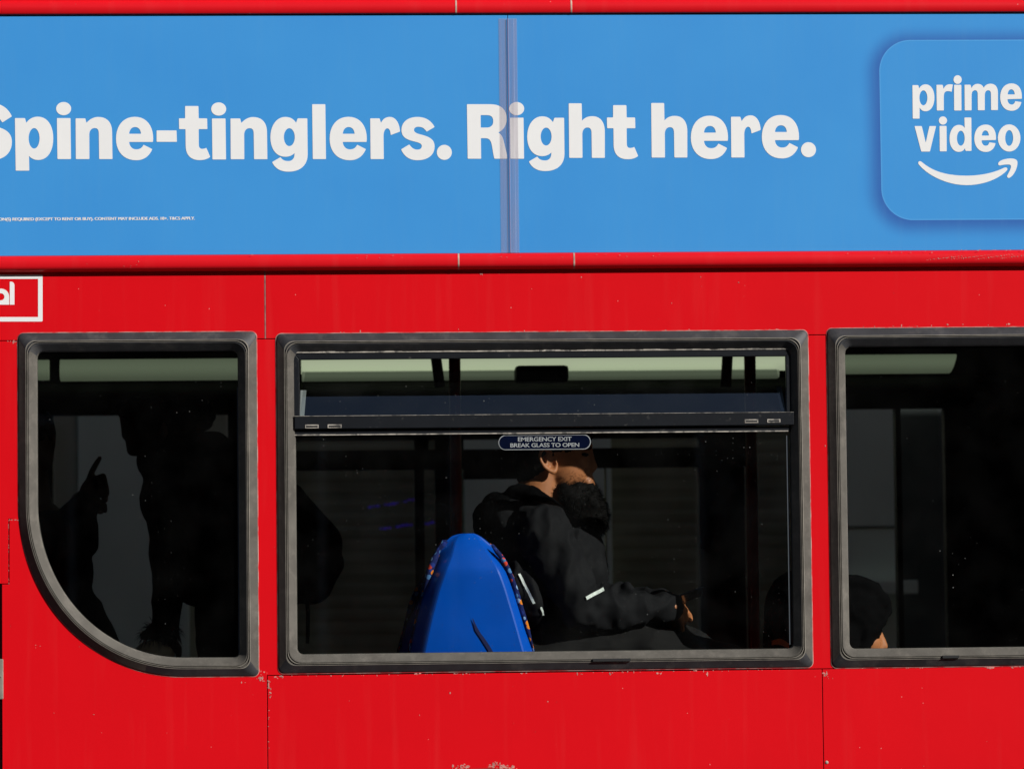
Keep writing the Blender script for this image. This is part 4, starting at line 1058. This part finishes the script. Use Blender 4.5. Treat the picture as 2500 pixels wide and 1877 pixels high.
CL = [('l', [P(1252, 1218, MC - .02), P(1262, 1206, MC - .07), P(1296, 1210, MC - .095), P(1335, 1232, MC - .095), P(1362, 1254, MC - .07), P(1376, 1268, MC)], [.030, .030, .028, .025, .024, .024]),
      ('l', [P(1252, 1218, MC + .02), P(1262, 1206, MC + .07), P(1296, 1210, MC + .095), P(1335, 1232, MC + .095), P(1362, 1254, MC + .07), P(1376, 1268, MC)], [.030, .030, .028, .025, .024, .024]),
      ('e', P(1232, 1248, MC), (.070, .13, .045), (0, R(35), 0)), ('e', P(1270, 1215, MC), (.03, .07, .03))]
organic('hood_collar', CL, .006, [M['jacket_dark']], man, smooth=3, wrinkle=.006, wscale=22)
TR = [('l', [P(1300, 1615, MC - .11), P(1560, 1600, MC - .13), P(1770, 1628, MC - .13), P(1800, 1960, MC - .12)], [.105, .085, .066, .055]),
      ('l', [P(1300, 1615, MC + .11), P(1560, 1590, MC + .10), P(1700, 1600, MC + .11), P(1760, 1950, MC + .11)], [.105, .088, .068, .055]),
      ('e', P(1310, 1625, MC), (.13, .18, .10)), ('l', [P(1480, 1545, MC - .05), P(1600, 1545, MC - .02), P(1700, 1575, MC)], [.055, .05, .04])]
organic('trousers', TR, .0068, [M['trousers']], man, smooth=3, wrinkle=.016, wscale=8, wdir=(.8, 1, 1.6))


def stick_on(px_pts, y0, y1, target, off, mats, name, parent):
    """a flat tape shape laid on to the surface below it"""
    from mathutils.bvhtree import BVHTree
    bvh = BVHTree.FromPolygons([v.co for v in target.vertices], [p.vertices[:] for p in target.polygons])
    b2 = bmesh.new(); rows = []
    for (a, c) in px_pts:
        row = []
        for q in (a, ((a[0] + c[0]) / 2, (a[1] + c[1]) / 2), c):
            o_ = U(q[0], q[1], -.02); d_ = (U(q[0], q[1], 1.0) - o_).normalized()
            h = bvh.ray_cast(o_, d_); pt = (h[0] if h[0] else U(q[0], q[1], y0)) - d_ * off
            row.append(b2.verts.new(pt))
        rows.append(row)
    for i in range(len(rows) - 1):
        for k in range(2): b2.faces.new((rows[i][k], rows[i][k + 1], rows[i + 1][k + 1], rows[i + 1][k]))
    return from_bm(name, b2, mats, parent)
stick_on([((1430, 1456), (1433, 1464)), ((1445, 1447.5), (1448, 1455.5)), ((1460, 1440), (1463, 1448)), ((1473, 1432.5), (1476, 1440.5))], .24, .3, jk.data, .006, [M['reflective']], 'arm_tape', jk)
bm = bmesh.new()
for k in range(26):
    t = k / 25; x = 1267 + 58 * t; y = 1401 + 96 * t + 6 * math.sin(t * 3); wd = 2.4 if t < .75 else 1.5
    if random.random() < .12 + .35 * (t > .8): continue
    A = P(x - wd, y - 2.4, .205); B = P(x + wd, y - 2.4, .205); C_ = P(x + wd + 2.4, y + 2.6, .205); D_ = P(x - wd + 2.4, y + 2.6, .205)
    bm.faces.new([bm.verts.new(v) for v in (A, B, C_, D_)])
pts = None
bm.free()
stick_on([((1264.8 + 50 * t + random.uniform(-.5, .5), 1401 + 100 * t), (1270.5 + 50 * t + random.uniform(-.6, .6) - 2.2 * max(0, t - .7), 1399 + 100 * t)) for t in [k / 22 for k in range(17)]], .2, .3, jk.data, .006, [M['reflective']], 'side_piping', jk)
stick_on([((1319 + k * 1.6 + random.uniform(-1, 1), 1482 + k * 5), (1323 + k * 1.6 + random.uniform(-1, 1), 1481 + k * 5)) for k in range(5)], .2, .3, jk.data, .006, [M['reflective']], 'side_piping', jk)
# phone lying in the hands: dark slab
ph = thing('phone', 'small black phone held in the lap of the bearded man', 'phone', P(1660, 1462, MC - .05))
bm = bmesh.new(); box(bm, -.036, .036, -.003, .003, -.07, .07, .0025)
o = from_bm('phone_case', bm, [M['phone']], ph); o.matrix_parent_inverse = Matrix(); o.rotation_euler = (R(70), R(20), R(90))

# his own forward-facing seat, mostly hidden behind the blue one
bm = bmesh.new()
A = [P(1150, 1640, MC), P(1115, 1420, MC), P(1125, 1330, MC), P(1180, 1330, MC), P(1195, 1420, MC), P(1230, 1640, MC)]
prism(bm, [(v.x, v.z) for v in A], MC - .2, MC + .2, .02); box(bm, X(1150, MC), X(1600, MC), MC - .21, MC + .21, Z(1720, MC), Z(1655, MC), .03)
part('seat', bm, [mat('dark_moquette', (.012, .016, .05), rough=.95)])

# standing passenger behind the left window, facing left, dark against the far window
D1 = 1.25
sp1 = thing('person', 'standing passenger in a dark hooded coat facing left behind the curved window', 'person', (X(450, D1), D1, zfl))
def s1(px, py, dy=0.0): return P(px, py, D1 + dy)
hd = [('e', s1(385, 1045), (.105, .09, .092), (0, R(8), 0)), ('e', s1(345, 1065), (.050, .060, .062)), ('l', [s1(299, 1008), s1(304, 1040), s1(309, 1062)], [.012, .012, .016]),
      ('c', s1(313, 1068), .010, s1(322, 1066), .014), ('e', s1(320, 1085), (.017, .03, .014)), ('e', s1(328, 1098), (.024, .03, .020)), ('e', s1(320, 1045, -.035), (.010, .012, .008)), ('e', s1(320, 1045, .035), (.010, .012, .008)),
      ('e', s1(400, 1050, -.095), (.014, .008, .028)), ('c', s1(385, 1080), .062, s1(410, 1180), .07), ('c', s1(450, 1200), .10, s1(480, 1390), .09),
      ('l', [s1(425, 1215, -.18), s1(412, 1390, -.2), s1(398, 1530, -.2)], [.045, .04, .03]), ('l', [s1(480, 1215, .18), s1(520, 1390, .2), s1(530, 1530, .18)], [.045, .04, .03]),
      ('l', [s1(552, 1560, -.1), s1(550, 1900, -.1), s1(545, 2290, -.1)], [.085, .06, .045]), ('l', [s1(560, 1560, .1), s1(570, 1900, .1), s1(570, 2290, .1)], [.085, .06, .045])]
hd += hand_prims(s1(396, 1540, -.2), Vector((-.05, 0, -1)), Vector((0, -1, 0)), .95, (.3, .35, .4, .45), 1)
organic('body', hd, .006, [M['skin_dark']], sp1, smooth=2)
organic('hair', [('e', s1(398, 1035), (.118, .10, .086), (0, R(10), 0)), ('e', s1(487, 1012), (.050, .06, .052)), ('e', s1(440, 1030), (.07, .09, .085)), ('l', [s1(296, 985), s1(291, 1000), s1(298, 1015)], [.012, .012, .01]), ('e', s1(335, 1000), (.050, .08, .040))], .006, [M['hair']], sp1, smooth=2, wrinkle=.006, wscale=30)
ct = [('e', s1(470, 1120), (.125, .17, .085)), ('e', s1(520, 1090), (.060, .10, .045)), ('e', s1(450, 1215), (.135, .22, .14)), ('e', s1(480, 1320), (.125, .22, .20)), ('e', s1(520, 1390), (.110, .22, .13)), ('e', s1(400, 1195), (.070, .12, .075)),
      ('e', s1(560, 1200), (.11, .2, .16)), ('e', s1(570, 1360), (.12, .2, .22)), ('c', s1(372, 1130), .05, s1(430, 1190), .09),
      ('l', [s1(412, 1230, -.19), s1(410, 1390, -.21), s1(406, 1520, -.21)], [.072, .052, .042]), ('l', [s1(480, 1230, .19), s1(520, 1390, .21), s1(535, 1500, .2)], [.072, .055, .045]),
      ('l', [s1(556, 1450, -.1), s1(552, 1700, -.1)], [.10, .085]), ('l', [s1(560, 1500, .1), s1(560, 1700, .1)], [.1, .09])]
organic('trousers', [('l', [s1(552, 1540, -.1), s1(550, 1900, -.1), s1(545, 2260, -.1)], [.085, .075, .06]), ('l', [s1(560, 1540, .1), s1(570, 1900, .1), s1(570, 2260, .1)], [.1, .075, .06])], .009, [M['coat_dark']], sp1, smooth=2)
coat = organic('coat', ct, .009, [M['coat_dark']], sp1, smooth=3, wrinkle=.008, wscale=9)
cuff = organic('fur_cuff', [('l', [s1(350, 1552, -.22), s1(378, 1540, -.22), s1(412, 1540, -.21)], [.012, .026, .030])], .005, [M['coat_dark']], sp1, smooth=2, wrinkle=.004, wscale=30)
from_bm('cuff_fringe', fuzz(cuff.data, 420, .030, .0012, Vector((-.2, 0, -.8))), [M['coat_dark']], cuff, normals=False)
hb = thing('bag', 'beige fluffy bag hanging below the dark fringed cuff, at the bottom of the curved window', 'bag', s1(372, 1640, -.2))
o = organic('bag_body', [('e', s1(376, 1602, -.2), (.062, .05, .050)), ('e', s1(376, 1640, -.2), (.072, .055, .05))], .006, [M['beige']], None, smooth=2, wrinkle=.004, wscale=30)
o.parent = hb; o.matrix_parent_inverse = Matrix.Translation(-Vector(hb.location))
bp_ = thing('backpack', 'black backpack worn by the standing passenger, jutting into the middle window', 'backpack', s1(740, 1460))
bk = [('e', s1(690, 1230), (.085, .13, .075), (0, R(30), 0)), ('l', [s1(690, 1260), s1(770, 1330), s1(800, 1375)], [.10, .085, .05]), ('l', [s1(690, 1400), s1(760, 1420), s1(806, 1375)], [.10, .07, .045]), ('e', s1(700, 1340), (.12, .15, .15)), ('c', s1(640, 1250), .09, s1(640, 1440), .1)]
o = organic('pack_body', bk, .008, [M['coat_dark']], None, smooth=3); o.parent = bp_; o.matrix_parent_inverse = Matrix.Translation(-Vector(bp_.location))
bm = bmesh.new(); tube(bm, [s1(748, 1440, -.05), s1(752, 1500, -.05), s1(751, 1570, -.05)], .006, 8); o = from_bm('pack_strap', bm, [M['coat_dark']]); o.parent = bp_; o.matrix_parent_inverse = Matrix.Translation(-Vector(bp_.location))

# passenger at the far left pointing upwards
D2 = 1.0
pp = thing('person', 'dark passenger raising a pointing finger at the far left edge of the curved window', 'person', (X(130, D2), D2, zfl))
def s2(px, py, dy=0.0): return P(px, py, D2 + dy)
pb = [('e', s2(62, 1075), (.09, .075, .11)), ('e', s2(95, 1105), (.045, .055, .06)), ('c', s2(118, 1085), .010, s2(124, 1098), .012), ('e', s2(112, 1130), (.018, .03, .018)), ('e', s2(105, 1068, -.03), (.01, .012, .008)), ('e', s2(55, 1100, -.07), (.014, .008, .028)), ('c', s2(65, 1130), .06, s2(70, 1240), .07),
      ('c', s2(90, 1300), .10, s2(120, 1600), .12), ('c', s2(195, 1225), .030, s2(150, 1320), .04), ('c', s2(150, 1320), .042, s2(90, 1300), .05),
      # hand: index finger up, other fingers curled, thumb
      ('e', s2(222, 1200), (.034, .018, .046), (0, R(18), 0)),
      ('l', [s2(217, 1172), s2(226, 1148), s2(236, 1130), s2(243.5, 1118)], [.0105, .0095, .0085, .0070]),
      ('l', [s2(236, 1168, -.012), s2(252, 1162, -.012), s2(257, 1180, -.012), s2(250, 1192, -.012)], [.010, .0095, .009, .008]),
      ('l', [s2(240, 1185, -.016), s2(258, 1186, -.016), s2(261, 1204, -.016), s2(252, 1212, -.016)], [.0098, .0095, .009, .008]),
      ('l', [s2(240, 1203, -.018), s2(256, 1207, -.018), s2(258, 1220, -.018), s2(248, 1226, -.018)], [.0092, .009, .0085, .0075]),
      ('l', [s2(224, 1216, -.03), s2(240, 1224, -.036), s2(254, 1234, -.036), s2(256, 1246, -.034)], [.012, .0105, .010, .0085]),
      ('c', s2(245, 1245), .013, s2(250, 1240), .010)]
organic('body', pb, .0045, [M['skin_dark']], pp, smooth=2)
organic('hair', [('e', s2(55, 1060), (.098, .082, .105))], .007, [M['hair']], pp, smooth=2, wrinkle=.005, wscale=30)
pc = [('l', [s2(203, 1238), s2(170, 1300), s2(110, 1330)], [.048, .066, .085]), ('e', s2(110, 1330), (.12, .19, .11)), ('e', s2(140, 1400), (.105, .19, .15)), ('c', s2(205, 1250), .040, s2(212, 1330), .034), ('c', s2(150, 1400), .075, s2(170, 1470), .07), ('l', [s2(150, 1440), s2(200, 1530), s2(260, 1640)], [.085, .085, .07]), ('e', s2(130, 1560), (.14, .2, .14))]
organic('coat', pc, .008, [M['coat_dark']], pp, smooth=3, wrinkle=.007, wscale=10)

# hooded passenger bent forward behind the right-hand pillar
D3 = .45
hp = thing('person', 'hooded passenger in black bent forward behind the right hand pillar, only nose showing', 'person', (X(1980, D3), D3, 1.1))
def s3(px, py, dy=0.0): return P(px, py, D3 + dy)
hbod = [('e', s3(2076, 1522), (.082, .070, .092), (0, R(25), 0)), ('e', s3(2118, 1568), (.040, .050, .045)), ('l', [s3(2146, 1545), s3(2152, 1560), s3(2157, 1577)], [.010, .011, .013]), ('c', s3(2150, 1584, -.01), .008, s3(2150, 1584, .01), .008),
        ('e', s3(2136, 1600), (.022, .03, .022)), ('e', s3(2128, 1620), (.03, .035, .025)), ('c', s3(2070, 1590), .06, s3(2000, 1640), .07), ('c', s3(1990, 1640), .1, s3(1920, 1780), .13), ('e', s3(2138, 1548, -.03), (.012, .012, .01)),
        ('l', [s3(1990, 1680, -.18), s3(2060, 1840, -.2), s3(2220, 1830, -.1)], [.045, .038, .028]), ('l', [s3(1920, 1800, -.1), s3(2250, 1830, -.1), s3(2260, 2150, -.1)], [.08, .06, .045]), ('l', [s3(1920, 1800, .1), s3(2250, 1830, .1), s3(2260, 2150, .1)], [.08, .06, .045])]
hbod += hand_prims(s3(2225, 1828, -.1), RT, Vector((0, -.3, 1)), 1.0, (.5, .55, .6, .65), -1)
organic('body', hbod, .005, [M['skin']], hp, smooth=2)
hh = [('e', s3(2072, 1512), (.104, .090, .112), (0, R(30), 0)), ('l', [s3(2070, 1424, -.02), s3(2125, 1438, -.02), s3(2160, 1472, -.02), s3(2168, 1488, -.02)], [.030, .030, .020, .012]), ('e', s3(2040, 1560), (.09, .11, .09)), ('e', s3(2103, 1535), (.052, .078, .068)), ('e', s3(2130, 1500), (.036, .062, .034)), ('e', s3(2086, 1590), (.040, .080, .06)),
      ('l', [s3(2168, 1490, -.02), s3(2155, 1516, -.05), s3(2118, 1545, -.075), s3(2106, 1600, -.07)], [.012, .014, .018, .022]), ('l', [s3(2168, 1490, .02), s3(2155, 1516, .05), s3(2118, 1545, .075), s3(2106, 1600, .07)], [.012, .014, .018, .022])]
organic('hood', hh, .0065, [M['jacket_dark']], hp, smooth=3, wrinkle=.006, wscale=16)
hj = [('e', s3(1990, 1610), (.13, .13, .12)), ('e', s3(1938, 1480), (.080, .14, .11), (0, R(15), 0)), ('e', s3(1930, 1560), (.075, .16, .12)), ('e', s3(1960, 1720), (.16, .2, .16)), ('l', [s3(1985, 1650, -.18), s3(2060, 1840, -.21), s3(2210, 1830, -.11)], [.075, .06, .045])]
hj_o = organic('jacket', hj, .008, [M['jacket_dark']], hp, smooth=3, wrinkle=.008, wscale=10)
stick_on([((1884 + 7 * k, 1566 - 8 * math.sin(k * .55) - 2 + k * .8), (1884 + 7 * k, 1574 - 5 * math.sin(k * .55) + k * 1.6)) for k in range(7)], .33, .4, hj_o.data, .006, [M['orange']], 'orange_trim', hj_o)

# ------------------------------------------------------------------ the street beyond, seen through both sides of the bus
YF = 4.55
shop = thing('shop_building', 'pale grey rendered shop front with stone piers seen through the bus windows', 'building', (0, YF, 0))
def fbox(name, px0, px1, z0, z1, y0, y1, m, par=shop):
    bm = bmesh.new(); box(bm, U(px0, 1200, YF).x, U(px1, 1200, YF).x, y0, y1, z0, z1, 0.004)
    o = from_bm(name, bm, [m]); o.parent = par; o.matrix_parent_inverse = Matrix.Translation(-Vector(par.location)); return o
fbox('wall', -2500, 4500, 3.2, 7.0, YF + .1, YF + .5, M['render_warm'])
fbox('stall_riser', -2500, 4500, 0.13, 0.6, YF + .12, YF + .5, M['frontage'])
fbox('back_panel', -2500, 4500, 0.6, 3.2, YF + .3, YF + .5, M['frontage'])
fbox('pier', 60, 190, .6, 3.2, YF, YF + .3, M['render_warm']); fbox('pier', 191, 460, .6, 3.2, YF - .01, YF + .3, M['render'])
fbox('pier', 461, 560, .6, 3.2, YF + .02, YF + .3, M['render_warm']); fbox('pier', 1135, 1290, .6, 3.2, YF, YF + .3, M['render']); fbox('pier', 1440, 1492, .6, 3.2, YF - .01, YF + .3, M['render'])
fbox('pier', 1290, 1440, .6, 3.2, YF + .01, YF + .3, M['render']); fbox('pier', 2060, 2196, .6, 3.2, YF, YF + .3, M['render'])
fbox('ledge', 2056, 2225, U(2100, 1432, YF).z - .03, U(2100, 1418, YF).z, YF - .12, YF - .01, M['render'])
fbox('course', 2060, 2196, U(2100, 1288, YF).z, U(2100, 1284, YF).z, YF - .006, YF - .001, M['frontage'])
def shutter(px0, px1, lab):
    bm = bmesh.new(); x0, x1 = U(px0, 1200, YF).x, U(px1, 1200, YF).x; n = 150; prof = []
    for k in range(n + 1):
        z = .6 + 2.6 * k / n; prof.append((YF + .1 - .0032 * abs(math.sin(math.pi * z / .055)), z))
    extrude_x(bm, prof, x0, x1, cap=False)
    o = from_bm('roller_shutter', bm, [M['shutter']]); o['label'] = lab; o['category'] = 'shutter'; o['group'] = 'roller shutters of the shop front'
shutter(561, 1134, 'olive roller shutter beyond the bus, left of the seated bearded man')
shutter(1493, 2059, 'olive roller shutter beyond the bus, right of the seated bearded man')
fl_ = thing('fairy_lights', 'two strings of tiny purple lights hanging in front of the roller shutter', 'lights', U(950, 1240, YF - .05))  # glowing dots added in place of string lights reflected in the glass
def rel(o): o.parent = fl_; o.matrix_parent_inverse = Matrix.Translation(-Vector(fl_.location))
for (a, b_) in (((903, 1238), (1018, 1218)), ((930, 1290), (1055, 1276))):
    bm = bmesh.new(); pts = [U(a[0] + (b_[0] - a[0]) * t, a[1] + (b_[1] - a[1]) * t, YF - .05) for t in (0, .25, .5, .75, 1)]
    tube(bm, pts, .0025, 6); rel(from_bm('wire', bm, [M['black']]))
    for k in range(13):
        bm = bmesh.new(); t = k / 12
        if k in (3, 8): continue
        p_ = U(a[0] + (b_[0] - a[0]) * t, a[1] + (b_[1] - a[1]) * t + random.uniform(-2, 2), YF - .055)
        bmesh.ops.create_icosphere(bm, subdivisions=1, radius=random.uniform(.003, .0065), matrix=Matrix.Translation(p_) @ Matrix.Diagonal((1.8, 1, .8, 1)))
        rel(from_bm('bulb', bm, [M['purple']]))

# unseen terrace added behind the camera to darken reflections and block sky light
opp = thing('terrace_building', 'dark brick terrace across the road, mirrored dimly in the bus windows', 'building', (0, -19, 0))
def orel(o): o.parent = opp; o.matrix_parent_inverse = Matrix.Translation(-Vector(opp.location)); return o
bm = bmesh.new(); box(bm, -28, 28, -24, -19, 0, 14.5); orel(from_bm('wall', bm, [M['brick']]))
for k in range(-9, 10):
    for z in (1.0, 4.4, 7.8, 11.2):
        bm = bmesh.new(); box(bm, k * 3 - .55, k * 3 + .55, -18.99, -18.94, z, z + 2.0, .01); f = from_bm('window', bm, [M['white']], opp)
        bm = bmesh.new(); box(bm, k * 3 - .48, k * 3 + .48, -18.935, -18.92, z + .07, z + 1.93); from_bm('window_glass', bm, [M['windark']], f)
